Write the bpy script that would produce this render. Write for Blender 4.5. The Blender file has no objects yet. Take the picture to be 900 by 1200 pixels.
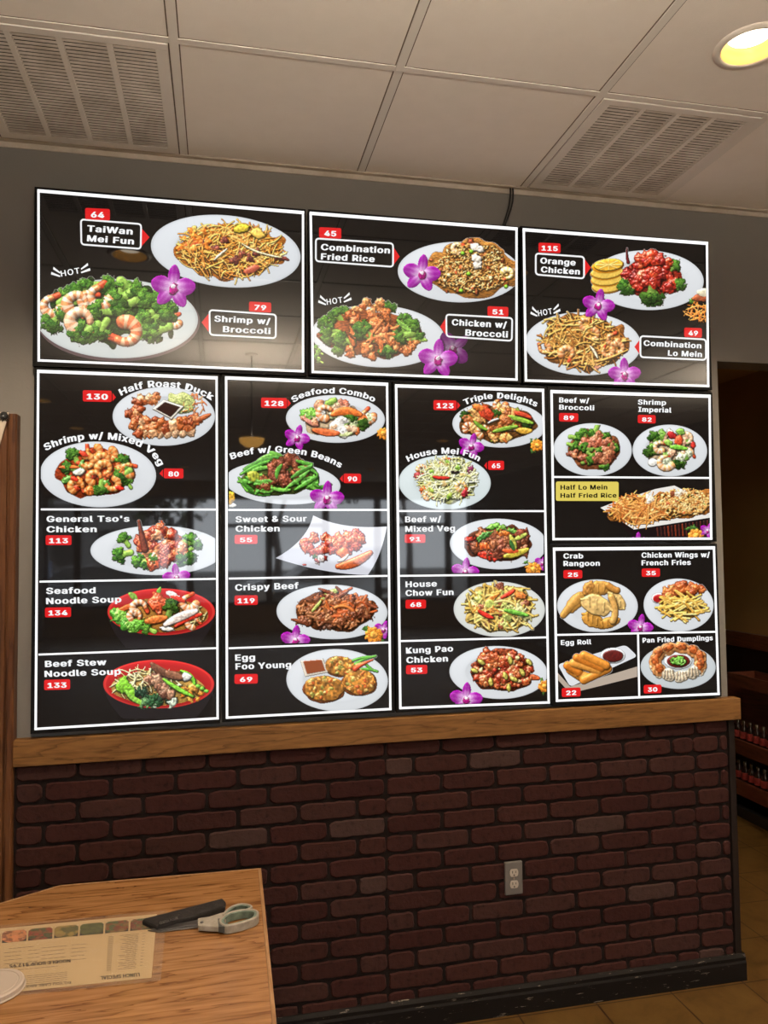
import bpy, bmesh, math, random
import numpy as np
from mathutils import Vector, Matrix

# ------------------------------------------------------------------ camera, world, exposure
SC = bpy.context.scene
COL = SC.collection
FPX, YAW, PITCH, ROLL = 891.92, 0.21285, 0.04641, -0.01053
CAM = np.array([0.69674, -2.67958, 1.68724])
def cam_axes():
    cy, sy, cp, sp = math.cos(YAW), math.sin(YAW), math.cos(PITCH), math.sin(PITCH)
    f = np.array([sy * cp, cy * cp, sp]); r0 = np.array([cy, -sy, 0.0]); u0 = np.cross(r0, f)
    cr, sr = math.cos(ROLL), math.sin(ROLL)
    return r0 * cr + u0 * sr, -r0 * sr + u0 * cr, f
AR, AU, AF = cam_axes()
cd = bpy.data.cameras.new('camera'); co = bpy.data.objects.new('camera', cd); COL.objects.link(co)
cd.sensor_fit = 'VERTICAL'; cd.sensor_height = 24.0; cd.lens = FPX / 1200 * 24.0; cd.clip_start = 0.02; cd.clip_end = 200
co.matrix_world = Matrix(((AR[0], AU[0], -AF[0], CAM[0]), (AR[1], AU[1], -AF[1], CAM[1]), (AR[2], AU[2], -AF[2], CAM[2]), (0, 0, 0, 1)))
SC.camera = co
SC.view_settings.view_transform = 'Standard'; SC.view_settings.look = 'None'
SC.view_settings.gamma = 1.0; SC.view_settings.exposure = 0.0; SC.view_settings.use_curve_mapping = False
W_SKY, LAMP, BULB = 7.5, 112.0, 13000.0
wd = bpy.data.worlds.new('sky'); SC.world = wd; wd.use_nodes = True
bg = wd.node_tree.nodes['Background']; bg.inputs[0].default_value = (0.86, 0.93, 1.0, 1); bg.inputs[1].default_value = W_SKY

# ------------------------------------------------------------------ helpers
def ray(u, v):
    u = np.asarray(u, float); v = np.asarray(v, float)
    return AF[None] * FPX + AR[None] * (u.reshape(-1, 1) - 450) - AU[None] * (v.reshape(-1, 1) - 600)
def onplane(u, v, ax, val):                       # photo pixel -> point on the plane axis=val
    d = ray(u, v); t = (val - CAM[ax]) / d[:, ax:ax + 1]
    return CAM[None] + t * d
def WALL(u, v, y=0.0): return onplane(u, v, 1, 0.0) + np.array([[0, y, 0]])
TZ = 0.75
def TAB(u, v, z=0.0): return onplane(u, v, 2, TZ) + np.array([[0, 0, z]])
def lin(c):
    c = np.asarray(c, float) / 255.0
    return np.where(c <= 0.04045, c / 12.92, ((c + 0.055) / 1.055) ** 2.4)

MATS = {}
def mat(name, col=(0.5, 0.5, 0.5), rough=0.6, metal=0.0, spec=0.5, emit=None, es=0.0, alpha=1.0):
    m = bpy.data.materials.new(name); m.use_nodes = True
    b = m.node_tree.nodes['Principled BSDF']
    b.inputs['Base Color'].default_value = (*col, 1); b.inputs['Roughness'].default_value = rough
    b.inputs['Metallic'].default_value = metal; b.inputs['Specular IOR Level'].default_value = spec
    if emit is not None:
        b.inputs['Emission Color'].default_value = (*emit, 1); b.inputs['Emission Strength'].default_value = es
    b.inputs['Alpha'].default_value = alpha
    MATS[name] = m
    return m
def nd(m, t, **kw):
    n = m.node_tree.nodes.new(t)
    for k, v in kw.items():
        if k in n.inputs: n.inputs[k].default_value = v
        else: setattr(n, k, v)
    return n
def lk(m, a, b): m.node_tree.links.new(a, b)
def bsdf(m): return m.node_tree.nodes['Principled BSDF']
def ramp(m, stops):
    r = nd(m, 'ShaderNodeValToRGB'); e = r.color_ramp.elements
    while len(e) < len(stops): e.new(0.5)
    for k, (p, c) in enumerate(stops): e[k].position = p; e[k].color = (*c, 1)
    return r
def coords(m, scale, rot=(0, 0, 0)):
    tc = nd(m, 'ShaderNodeTexCoord'); mp = nd(m, 'ShaderNodeMapping')
    mp.inputs['Scale'].default_value = scale; mp.inputs['Rotation'].default_value = rot
    lk(m, tc.outputs['Object'], mp.inputs['Vector']); return mp
def bump(m, src, s, d=0.002):
    b = nd(m, 'ShaderNodeBump', Strength=s, Distance=d); lk(m, src, b.inputs['Height']); lk(m, b.outputs[0], bsdf(m).inputs['Normal'])
def mottled(name, c0, c1, scale, rough=0.8, bmp=0.0, bscale=200, spec=0.3):
    m = mat(name, c0, rough, spec=spec); mp = coords(m, (1, 1, 1))
    n = nd(m, 'ShaderNodeTexNoise', Scale=scale, Detail=6.0, Roughness=0.6); lk(m, mp.outputs[0], n.inputs['Vector'])
    r = ramp(m, [(0.3, c0), (0.7, c1)]); lk(m, n.outputs['Fac'], r.inputs[0]); lk(m, r.outputs[0], bsdf(m).inputs['Base Color'])
    if bmp:
        n2 = nd(m, 'ShaderNodeTexNoise', Scale=bscale, Detail=4.0); lk(m, mp.outputs[0], n2.inputs['Vector']); bump(m, n2.outputs['Fac'], bmp)
    return m
def wood(name, dark, mid, light, scale, rough=0.35, ring=1.0, spec=0.5):
    m = mat(name, mid, rough, spec=spec); mp = coords(m, scale)
    n = nd(m, 'ShaderNodeTexNoise', Scale=1.0, Detail=5.0, Roughness=0.5, Distortion=0.25); lk(m, mp.outputs[0], n.inputs['Vector'])
    mul = nd(m, 'ShaderNodeMath', operation='MULTIPLY'); mul.inputs[1].default_value = 9.0 * ring; lk(m, n.outputs['Fac'], mul.inputs[0])
    fr = nd(m, 'ShaderNodeMath', operation='FRACT'); lk(m, mul.outputs[0], fr.inputs[0])
    r = ramp(m, [(0.0, dark), (0.22, mid), (0.65, light), (1.0, mid)]); lk(m, fr.outputs[0], r.inputs[0])
    mp2 = coords(m, tuple(s * 9 for s in scale)); n2 = nd(m, 'ShaderNodeTexNoise', Scale=1.0, Detail=3.0); lk(m, mp2.outputs[0], n2.inputs['Vector'])
    r2 = ramp(m, [(0.35, (0.62, 0.56, 0.5)), (0.6, (1, 1, 1))]); lk(m, n2.outputs['Fac'], r2.inputs[0])
    mx = nd(m, 'ShaderNodeMix', data_type='RGBA', blend_type='MULTIPLY'); mx.inputs[0].default_value = 0.7
    lk(m, r.outputs[0], mx.inputs[6]); lk(m, r2.outputs[0], mx.inputs[7]); lk(m, mx.outputs[2], bsdf(m).inputs['Base Color'])
    bump(m, n2.outputs['Fac'], 0.08, 0.001)
    return m

class MB:                                           # gathers shapes into one mesh
    def __init__(s): s.v = []; s.f = []; s.mi = []; s.cur = 0
    def add(s, vs, fs):
        o = len(s.v); s.v += [tuple(float(c) for c in p) for p in vs]
        for f in fs: s.f.append(tuple(o + i for i in f)); s.mi.append(s.cur)
        return s
    def box(s, x0, x1, y0, y1, z0, z1):
        return s.add([(x0, y0, z0), (x1, y0, z0), (x1, y1, z0), (x0, y1, z0), (x0, y0, z1), (x1, y0, z1), (x1, y1, z1), (x0, y1, z1)],
                     [(0, 3, 2, 1), (4, 5, 6, 7), (0, 1, 5, 4), (1, 2, 6, 5), (2, 3, 7, 6), (3, 0, 4, 7)])
    def prism(s, poly, up):                         # closed 3-D polygon swept along a vector
        n = len(poly); up = np.asarray(up, float); p = [np.asarray(q, float) for q in poly]
        return s.add(p + [q + up for q in p], [tuple(range(n))[::-1], tuple(range(n, 2 * n))] + [(i, (i + 1) % n, n + (i + 1) % n, n + i) for i in range(n)])
    def lathe(s, prof, c=(0, 0, 0), n=32, axis='z', close=False):
        vs = []; fs = []
        for r, h in prof:
            for k in range(n):
                a = 2 * math.pi * k / n; x, y = r * math.cos(a), r * math.sin(a)
                vs.append((c[0] + x, c[1] + y, c[2] + h) if axis == 'z' else ((c[0] + x, c[1] + h, c[2] + y) if axis == 'y' else (c[0] + h, c[1] + x, c[2] + y)))
        for j in range(len(prof) - 1):
            for k in range(n): fs.append((j * n + k, j * n + (k + 1) % n, (j + 1) * n + (k + 1) % n, (j + 1) * n + k))
        if close: fs += [tuple(range(n))[::-1], tuple(range((len(prof) - 1) * n, len(prof) * n))]
        return s.add(vs, fs)
    def tube(s, pts, r, n=8, closed=False, sec=None):
        pts = [Vector(p) for p in pts]; m = len(pts); vs = []; fs = []; prev = None
        rr = r if hasattr(r, '__len__') else [r] * m
        for i in range(m):
            a = pts[(i - 1) % m] if (closed or i > 0) else pts[i]; b = pts[(i + 1) % m] if (closed or i < m - 1) else pts[i]
            t = (b - a).normalized(); ref = Vector((0, 0, 1)) if abs(t.z) < 0.9 else Vector((1, 0, 0))
            sx = t.cross(ref).normalized(); sy = sx.cross(t).normalized()
            for k in range(n):
                an = 2 * math.pi * k / n
                if sec: q = sx * sec[k][0] + sy * sec[k][1]
                else: q = (sx * math.cos(an) + sy * math.sin(an)) * rr[i]
                vs.append(pts[i] + q)
        for i in range(m if closed else m - 1):
            j = (i + 1) % m
            for k in range(n): fs.append((i * n + k, i * n + (k + 1) % n, j * n + (k + 1) % n, j * n + k))
        if not closed: fs += [tuple(range(n)), tuple(range((m - 1) * n, m * n))[::-1]]
        return s.add(vs, fs)
    def build(s, name, m, parent=None, loc=None, bevel=0.0, smooth=False, segs=2):
        L = np.array(loc if loc is not None else (parent['_l'] if parent is not None else (0, 0, 0)), float)
        me = bpy.data.meshes.new(name); me.from_pydata([tuple(np.array(p) - L) for p in s.v], [], s.f)
        for q in (m if isinstance(m, (list, tuple)) else [m]): me.materials.append(q)
        if isinstance(m, (list, tuple)): me.polygons.foreach_set('material_index', s.mi)
        bm = bmesh.new(); bm.from_mesh(me); bmesh.ops.recalc_face_normals(bm, faces=bm.faces); bm.to_mesh(me); bm.free()
        if smooth: me.polygons.foreach_set('use_smooth', [True] * len(me.polygons))
        o = link(name, me, parent, L)
        if bevel:
            b = o.modifiers.new('bevel', 'BEVEL'); b.width = bevel; b.segments = segs; b.limit_method = 'ANGLE'; b.angle_limit = 0.6
        return o
def link(name, me, parent=None, L=(0, 0, 0)):
    o = bpy.data.objects.new(name, me); COL.objects.link(o)
    if parent is not None: o.parent = parent; o['_l'] = parent['_l']
    else: o.location = tuple(L); o['_l'] = [float(c) for c in L]
    return o
def thing(name, label, cat, loc, group=None):
    o = bpy.data.objects.new(name, None); COL.objects.link(o); o.location = loc; o['_l'] = [float(c) for c in loc]
    o.empty_display_size = 0.05
    return tag(o, label, cat, group)
def tag(o, label=None, cat=None, group=None, kind=None):
    if label: o['label'] = label
    if cat: o['category'] = cat
    if group: o['group'] = group
    if kind: o['kind'] = kind
    return o
def struct(o, label=None): o['kind'] = 'structure'; return tag(o, label)
def copy_tree(o, parent=None):
    c = o.copy(); COL.objects.link(c)
    if parent is not None: c.parent = parent
    for ch in o.children: copy_tree(ch, c)
    return c

# ------------------------------------------------------------------ materials of the room
PLASTER = mottled('plaster', (0.185, 0.174, 0.158), (0.20, 0.188, 0.171), 3.0, 0.85, 0.15, 120)
CEIL = mottled('ceiling_tile', (0.88, 0.835, 0.78), (0.91, 0.865, 0.81), 14.0, 0.9, 0.35, 260)
GRID = mat('ceiling_bar', (0.80, 0.77, 0.72), 0.5)
GRIME = mottled('grimy_bar', (0.40, 0.34, 0.27), (0.55, 0.49, 0.42), 9.0, 0.7)
VENTM = mat('vent_enamel', (0.80, 0.76, 0.71), 0.45)
VENTDIRT = mottled('dusty_louver', (0.50, 0.44, 0.38), (0.84, 0.79, 0.73), 7.0, 0.7)
DARK = mat('dark_void', (0.012, 0.009, 0.007), 0.9, spec=.1)
BLACK = mat('black_frame', (0.012, 0.012, 0.012), 0.35)
RAILW = wood('rail_wood', (0.1000, 0.0425, 0.0110), (0.1750, 0.0825, 0.0225), (0.2100, 0.1025, 0.0310), (1.6, 5, 14), 0.5, 0.8, .25)
POSTW = wood('post_wood', (0.0527, 0.0182, 0.0057), (0.0972, 0.0365, 0.0121), (0.1174, 0.0466, 0.0154), (16, 9, 1.0), 0.45, 0.6, .3)
OAK = wood('oak_veneer', (0.1210, 0.0468, 0.0138), (0.2365, 0.1128, 0.0396), (0.2750, 0.1375, 0.0523), (0.75, 10, 6), 0.24, 1.5)
OAKEDGE = wood('oak_edge', (0.2200, 0.1100, 0.0440), (0.2860, 0.1540, 0.0660), (0.3135, 0.1760, 0.0825), (10, 1.6, 8), 0.3, 0.6)
MORTAR = mottled('mortar', (0.0072, 0.0048, 0.0044), (0.0128, 0.0088, 0.0080), 60, 0.9, 0.4, 300, .1)
def brick_mat():
    m = mat('brick', (0.08, 0.03, 0.024), 0.9, spec=0.1)
    at = nd(m, 'ShaderNodeAttribute'); at.attribute_name = 'tint'
    mp = coords(m, (1, 1, 1)); n = nd(m, 'ShaderNodeTexNoise', Scale=45.0, Detail=6.0, Roughness=0.65); lk(m, mp.outputs[0], n.inputs['Vector'])
    r = ramp(m, [(0.28, (0.35, 0.35, 0.35)), (0.45, (0.95, 0.95, 0.95)), (0.75, (1.15, 1.12, 1.1))]); lk(m, n.outputs['Fac'], r.inputs[0])
    mx = nd(m, 'ShaderNodeMix', data_type='RGBA', blend_type='MULTIPLY'); mx.inputs[0].default_value = 1
    lk(m, at.outputs['Color'], mx.inputs[6]); lk(m, r.outputs[0], mx.inputs[7]); lk(m, mx.outputs[2], bsdf(m).inputs['Base Color'])
    bump(m, n.outputs['Fac'], 0.5, 0.004); return m
BRICK = brick_mat()
def floor_mat():
    m = mat('floor_tile', (0.3, 0.18, 0.06), 0.5, spec=.25)
    mp = coords(m, (1, 1, 1)); n = nd(m, 'ShaderNodeTexNoise', Scale=7.0, Detail=8.0, Roughness=0.65, Distortion=0.4); lk(m, mp.outputs[0], n.inputs['Vector'])
    r = ramp(m, [(0.3, (0.046, 0.022, 0.0045)), (0.52, (0.082, 0.043, 0.010)), (0.75, (0.105, 0.058, 0.015))]); lk(m, n.outputs['Fac'], r.inputs[0])
    sx = nd(m, 'ShaderNodeSeparateXYZ'); lk(m, mp.outputs[0], sx.inputs[0])
    def line(out, off, pitch):
        a = nd(m, 'ShaderNodeMath', operation='ADD'); a.inputs[1].default_value = off + pitch * 200; lk(m, out, a.inputs[0])
        d = nd(m, 'ShaderNodeMath', operation='DIVIDE'); d.inputs[1].default_value = pitch; lk(m, a.outputs[0], d.inputs[0])
        f = nd(m, 'ShaderNodeMath', operation='FRACT'); lk(m, d.outputs[0], f.inputs[0])
        c = nd(m, 'ShaderNodeMath', operation='LESS_THAN'); c.inputs[1].default_value = 0.02; lk(m, f.outputs[0], c.inputs[0]); return c.outputs[0]
    mxm = nd(m, 'ShaderNodeMath', operation='MAXIMUM'); lk(m, line(sx.outputs[0], -2.05, 0.306), mxm.inputs[0]); lk(m, line(sx.outputs[1], 0.031, 0.286), mxm.inputs[1])
    mx = nd(m, 'ShaderNodeMix', data_type='RGBA'); lk(m, mxm.outputs[0], mx.inputs[0]); lk(m, r.outputs[0], mx.inputs[6]); mx.inputs[7].default_value = (0.018, 0.006, 0.003, 1)
    lk(m, mx.outputs[2], bsdf(m).inputs['Base Color']); bump(m, n.outputs['Fac'], 0.15, 0.003); return m
FLOORM = floor_mat()

# ------------------------------------------------------------------ room shell
HC = 3.069
XL, XR, YB = -2.6, 6.0, -13.0
WY = 0.03                                            # plaster face
XE = 2.676                                           # end of the wall
struct(MB().box(XL - .1, XR + .1, YB - .1, 3.3, -0.1, 0.0).build('floor', FLOORM))
struct(MB().box(XL, XE, WY, WY + .12, 0, 3.3).build('wall_back', PLASTER))
struct(MB().box(XE, XR, WY, WY + .12, 2.43, 3.3).box(4.1, XR, WY, WY + .12, 0, 2.43).build('wall_header', PLASTER))
struct(MB().box(XL - .1, XL, YB, WY + .12, 0, 3.3).build('wall_left', PLASTER))
struct(MB().box(XR, XR + .1, YB, WY + .12, 0, 3.3).build('wall_right', PLASTER))
PASSW = mottled('passage_paint', (0.40, 0.25, 0.095), (0.46, 0.29, 0.11), 2.0, 0.8)
struct(MB().box(4.1, 4.2, WY + .12, 3.2, 0, 2.8).build('wall_passage', PASSW))
struct(MB().box(1.5, 4.2, 3.2, 3.3, 0, 2.8).box(1.4, 1.5, WY + .12, 3.3, 0, 2.8).build('wall_passage_end', PASSW))
struct(MB().box(1.4, 4.2, WY + .12, 3.3, 2.8, 2.9).build('ceiling_passage', PASSW))
struct(MB().box(4.065, 4.1, WY + .12, 3.2, 1.005, 1.1).build('trim_1', wood('passage_rail_wood', (0.08, 0.02, 0.008), (0.14, 0.035, 0.012), (0.17, 0.05, 0.016), (4, 1.4, 14))))
struct(MB().box(4.085, 4.1, WY + .12, 3.2, 0, 1.005).build('wall_passage_wainscot', mat('passage_wainscot', (.02, .009, .005), .7, spec=.15)))
# suspended ceiling
GX = [-2.6, -1.88, -1.27, -0.655, -0.03, 0.575, 1.205, 1.842, 2.43, 3.04, 3.65, 4.26, 4.87, 5.48, 6.0]
GY = [WY, -0.603] + [-0.603 - 0.61 * k for k in range(1, 21)] + [YB]
LIGHTS = [(0.285, -1.0), (2.142, -0.89), (4.0, -0.95), (-0.9, -4.85), (-0.88, -6.4), (1.1, -7.35), (3.6, -6.8), (0.12, -10.4), (3.3, -10.4), (2.15, -3.6), (0.3, -3.3), (4.0, -3.6)]
LR = 0.082
cm = MB()
VENTS = {(4, 0), (7, 0)}
for i in range(len(GX) - 1):
    for j in range(len(GY) - 1):
        if (i, j) in VENTS: continue
        x0, x1, y1, y0 = GX[i], GX[i + 1], GY[j], GY[j + 1]
        ls = [l for l in LIGHTS if x0 < l[0] < x1 and y0 < l[1] < y1]
        if not ls:
            cm.add([(x0, y0, HC), (x1, y0, HC), (x1, y1, HC), (x0, y1, HC)], [(0, 1, 2, 3)]); continue
        cx, cy = ls[0]; cx = min(max(cx, x0 + .11), x1 - .11); cy = min(max(cy, y0 + .11), y1 - .11); LIGHTS[LIGHTS.index(ls[0])] = (cx, cy)
        n = 40; vs = []
        for k in range(n):
            a = 2 * math.pi * k / n; ca, sa = math.cos(a), math.sin(a); vs.append((cx + LR * ca, cy + LR * sa, HC))
            t = min(((x1 if ca > 0 else x0) - cx) / ca if abs(ca) > 1e-6 else 9, ((y1 if sa > 0 else y0) - cy) / sa if abs(sa) > 1e-6 else 9)
            vs.append((cx + t * ca, cy + t * sa, HC))
        cm.add(vs, [(2 * k, 2 * k + 1, (2 * k + 3) % (2 * n), (2 * k + 2) % (2 * n)) for k in range(n)])
        for qx, qy in ((x0, y0), (x1, y0), (x1, y1), (x0, y1)):
            a = math.atan2(qy - cy, qx - cx) % (2 * math.pi); k = int(a / (2 * math.pi / n)) % n
            cm.add([vs[2 * k + 1], (qx, qy, HC), vs[(2 * k + 3) % (2 * n)]], [(0, 1, 2)])
struct(cm.build('ceiling', CEIL))
struct(MB().box(XL - .1, XR + .1, YB - .1, WY + .12, 3.3, 3.4).build('ceiling_deck', DARK))
gm = MB()
for x in GX[1:-1]: gm.box(x - .0125, x + .0125, YB, WY, HC - .004, HC + .004)
for y in GY[1:-1]: gm.box(XL, XR, y - .0115, y + .0115, HC - .0032, HC + .004)
struct(gm.build('trim_2', GRID, bevel=0.001))
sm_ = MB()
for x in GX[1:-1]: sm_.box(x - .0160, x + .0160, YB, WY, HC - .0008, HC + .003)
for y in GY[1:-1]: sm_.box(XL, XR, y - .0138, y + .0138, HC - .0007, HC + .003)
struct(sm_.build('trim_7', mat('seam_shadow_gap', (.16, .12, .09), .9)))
struct(MB().box(XL, XR, WY - .022, WY, HC - .006, HC + .002).box(XL, XR, WY - .004, WY, HC - .024, HC).build('trim_3', GRIME))
# chair rail, wainscot, base, corner strip, left casing
struct(MB().box(0.047, 2.702, -.014, WY, 0.996, 1.079).build('trim_4', RAILW, bevel=.002))
rnd = random.Random(7)
bm_ = MB(); tints = []
def rough_brick(x0, x1, z0, z1):
    n1, n2 = max(2, int((x1 - x0) / .018)), 4; vs = []; fs = []; base = rnd.random()
    tone = rnd.choice([(.033, .0112, .0098), (.029, .0096, .0085), (.036, .013, .011), (.031, .011, .0096), (.034, .0125, .0105), (.036, .015, .013)] if rnd.random() > .07 else [(.044, .024, .021)])
    cx, cz = (x0 + x1) / 2, (z0 + z1) / 2; hx, hz = (x1 - x0) / 2, (z1 - z0) / 2
    for ring, (ins, yy) in enumerate(((0.0, .012), (0.0, .004), (.0035, 0.0))):
        per = []
        for k in range(n1): per.append((-hx + 2 * hx * k / n1, -hz))
        for k in range(n2): per.append((hx, -hz + 2 * hz * k / n2))
        for k in range(n1): per.append((hx - 2 * hx * k / n1, hz))
        for k in range(n2): per.append((-hx, hz - 2 * hz * k / n2))
        if ring == 0: jit = [rnd.uniform(-.0018, .0014) for _ in per]
        for (px, pz), j in zip(per, jit):
            c = min(1.0, max(0, (abs(px) / hx - (1 - .012 / hx)) / (.012 / hx))) * min(1.0, max(0, (abs(pz) / hz - (1 - .012 / hz)) / (.012 / hz)))
            sx = 1 - (ins - j + c * .004) / hx; sz = 1 - (ins - j + c * .004) / hz
            vs.append((cx + px * sx, yy, cz + pz * sz))
    m = len(per)
    for r in range(2):
        for k in range(m): fs.append((r * m + k, r * m + (k + 1) % m, (r + 1) * m + (k + 1) % m, (r + 1) * m + k))
    fs.append(tuple(range(2 * m, 3 * m)))
    bm_.add(vs, fs); tints.extend([tone] * len(vs))
g = .0052
for row in range(0, 15):
    zt = 0.940 + .0675 * (1 - row); zb = zt - .0675
    za, zc = max(zb + g, .05), min(zt - g, 0.996)
    if zc - za < .012: continue
    off = 1.89 - .206 * 12 - (.103 if row % 2 else 0)
    for k in range(0, 17):
        xa, xb = max(off + .206 * k + g, .056), min(off + .206 * (k + 1) - g, 2.648)
        if xb - xa < .02: continue
        cuts = [s for s in (1.272, 2.497) if xa + .01 < s < xb - .01]
        e = [xa] + cuts + [xb]
        for a, b in zip(e[:-1], e[1:]): rough_brick(a + (.0008 if a in cuts else 0), b - (.0008 if b in cuts else 0), za, zc)
ob = bm_.build('wall_back_bricks', BRICK)
ca = ob.data.color_attributes.new('tint', 'FLOAT_COLOR', 'POINT'); ca.data.foreach_set('color', np.c_[np.array(tints), np.ones(len(tints))].astype(np.float32).ravel())
struct(ob)
struct(MB().box(0.05, 2.655, .006, WY, 0, 0.996).build('wall_back_mortar', MORTAR))
struct(MB().box(2.652, 2.679, -.003, WY + .12, 0.09, 0.996).build('trim_5', mat('corner_black', (.009, .005, .004), .6, spec=.2), bevel=.002))
def chipped():
    m = mat('black_chipped_paint', (.006, .0042, .0036), .55, spec=.12); mp = coords(m, (5, 1, 40))
    n = nd(m, 'ShaderNodeTexNoise', Scale=2.2, Detail=8.0, Roughness=0.7); lk(m, mp.outputs[0], n.inputs['Vector'])
    r = ramp(m, [(0.615, (.006, .0045, .004)), (0.63, (.20, .17, .14))]); lk(m, n.outputs['Fac'], r.inputs[0]); lk(m, r.outputs[0], bsdf(m).inputs['Base Color']); return m
bb = MB(); prof = [(WY, 0), (-.016, 0), (-.016, .066), (-.012, .074), (-.012, .086), (-.004, .098), (WY, .098)]
n_ = len(prof); bb.add([(0.05, y, z) for y, z in prof] + [(2.69, y, z) for y, z in prof], [(i, (i + 1) % n_, n_ + (i + 1) % n_, n_ + i) for i in range(n_)] + [tuple(range(n_)), tuple(range(n_, 2 * n_))[::-1]])
struct(bb.build('baseboard_back', chipped()))
cp = MB(); prof = [(.050, WY), (.050, -.014), (.046, -.020), (.030, -.020), (.028, -.012), (.024, -.012), (.022, -.024), (.004, -.024), (.002, -.016), (-.004, -.016), (-.006, -.028), (-.10, -.028), (-.10, WY)]
n_ = len(prof); cp.add([(x, y, 0) for x, y in prof] + [(x, y, 2.135) for x, y in prof], [(i, (i + 1) % n_, n_ + (i + 1) % n_, n_ + i) for i in range(n_)] + [tuple(range(n_)), tuple(range(n_, 2 * n_))[::-1]])
struct(cp.build('trim_6', POSTW, bevel=.0015))
# storefront behind the camera: half wall, header, posts and panes (seen mirrored in the boards)
FRM = mat('dark_window_frame', (.03, .026, .022), .4)
struct(MB().box(XL, XR, YB - .12, YB, 0, .55).box(XL, XR, YB - .12, YB, 2.76, 3.3).build('wall_front', PASSW))
GLASS = mat('window_glass', (1, 1, 1), 0.0, alpha=0.06)
MULL = [XL, -2.0, 0.12, 0.75, 1.68, 2.85, 3.95, 5.5, XR]
for k in range(len(MULL) - 1):
    a, b = MULL[k], MULL[k + 1]
    fr = MB().box(a, a + .07, YB - .1, YB - .01, .55, 2.76).box(b - .07, b, YB - .1, YB - .01, .55, 2.76).box(a + .07, b - .07, YB - .1, YB - .01, .55, .62).box(a + .07, b - .07, YB - .1, YB - .01, 2.69, 2.76)
    if k in (3, 4, 6): fr.box(a + .07, b - .07, YB - .09, YB - .02, 2.12, 2.2)
    w = fr.build('window_%d' % (k + 1), FRM); struct(w)
    MB().box(a + .07, b - .07, YB - .06, YB - .054, .62, 2.69).build('pane', GLASS, w)

# ------------------------------------------------------------------ outside the storefront (mirrored in the boards)
ASPH = mottled('asphalt', (.12, .12, .12), (.17, .17, .165), 3, .9); CONC = mottled('concrete', (.34, .33, .31), (.40, .39, .37), 4, .9)
struct(MB().box(-30, 30, -60, -15.2, -.2, -.08).build('road', ASPH)); struct(MB().box(-30, 30, -15.2, YB - .1, -.2, -.02).build('sidewalk', CONC))
def shop():
    t = thing('shop_building', 'grey low shop building across the road, mirrored in the boards', 'building', (-9, -42, 0)); WL = mat('shop_wall', (.22, .22, .22), .9); RF = mat('shop_roof', (.10, .10, .105), .8)
    MB().box(-17, -3, -47, -40, -.08, 4.2).build('wall', WL, t)
    MB().prism([(-17.5, -39.6, 4.2), (-2.5, -39.6, 4.2), (-5.5, -43.5, 6.8), (-14.5, -43.5, 6.8)], (0, -.1, .1)).build('roof', RF, t)
    for x in (-14, -10.5, -7, -4.6): MB().box(x - 1, x + .6, -40.05, -39.95, .8, 2.8).build('shop_window', FRM, t)
shop()
LEAFM = mottled('leaf_green', (.03, .05, .025), (.07, .10, .045), 8, .7); BARK = mat('bark', (.05, .04, .035), .9)
def tree(x, y, h, leafy, label, seed):
    rr = random.Random(seed); t = thing('tree', label, 'tree', (x, y, -.08), 'trees outside the storefront'); m = MB(); tips = []
    def br(p, d, L, r, n):
        q = p + d * L; m.tube([p, (p + q) / 2 + Vector((rr.uniform(-.05, .05), 0, 0)) * L, q], [r, r * .85, r * .66], 5); tips.append(q)
        if n > 0:
            for _ in range(3 if n > 1 else 4): br(p + d * L * rr.uniform(.6, 1), (d + Vector((rr.uniform(-.8, .8), rr.uniform(-.8, .8), rr.uniform(-.1, .5)))).normalized(), L * rr.uniform(.55, .75), r * .55, n - 1)
    br(Vector((x, y, -.08)), Vector((rr.uniform(-.05, .05), 0, 1)), h * .38, h * .022, 2 if leafy else 4); m.build('trunk', BARK, t)
    if leafy:
        f = MB()
        for _ in range(900):
            c = rr.choice(tips); p = c + Vector((rr.gauss(0, h * .07), rr.gauss(0, h * .07), rr.gauss(h * .04, h * .07))); a = Vector((rr.uniform(-1, 1), rr.uniform(-1, 1), rr.uniform(-1, 1))).normalized() * h * .035; b = a.cross(Vector((rr.uniform(-1, 1), rr.uniform(-1, 1), 1))).normalized() * h * .022
            f.add([p - a, p + b, p + a, p - b], [(0, 1, 2, 3)])
        f.build('foliage', LEAFM, t)
tree(-1.6, -33, 8.5, True, 'leafy tree outside, mirrored between the first two window posts', 2); tree(-8.2, -31, 6.5, True, 'smaller leafy tree outside, mirrored beside the grey shop', 5)
tree(2.6, -24, 7.5, False, 'bare branched tree outside, mirrored in the sweet and sour section', 8); tree(8.6, -29, 8.0, False, 'bare branched tree outside, mirrored farthest from the shop', 12)
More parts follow.
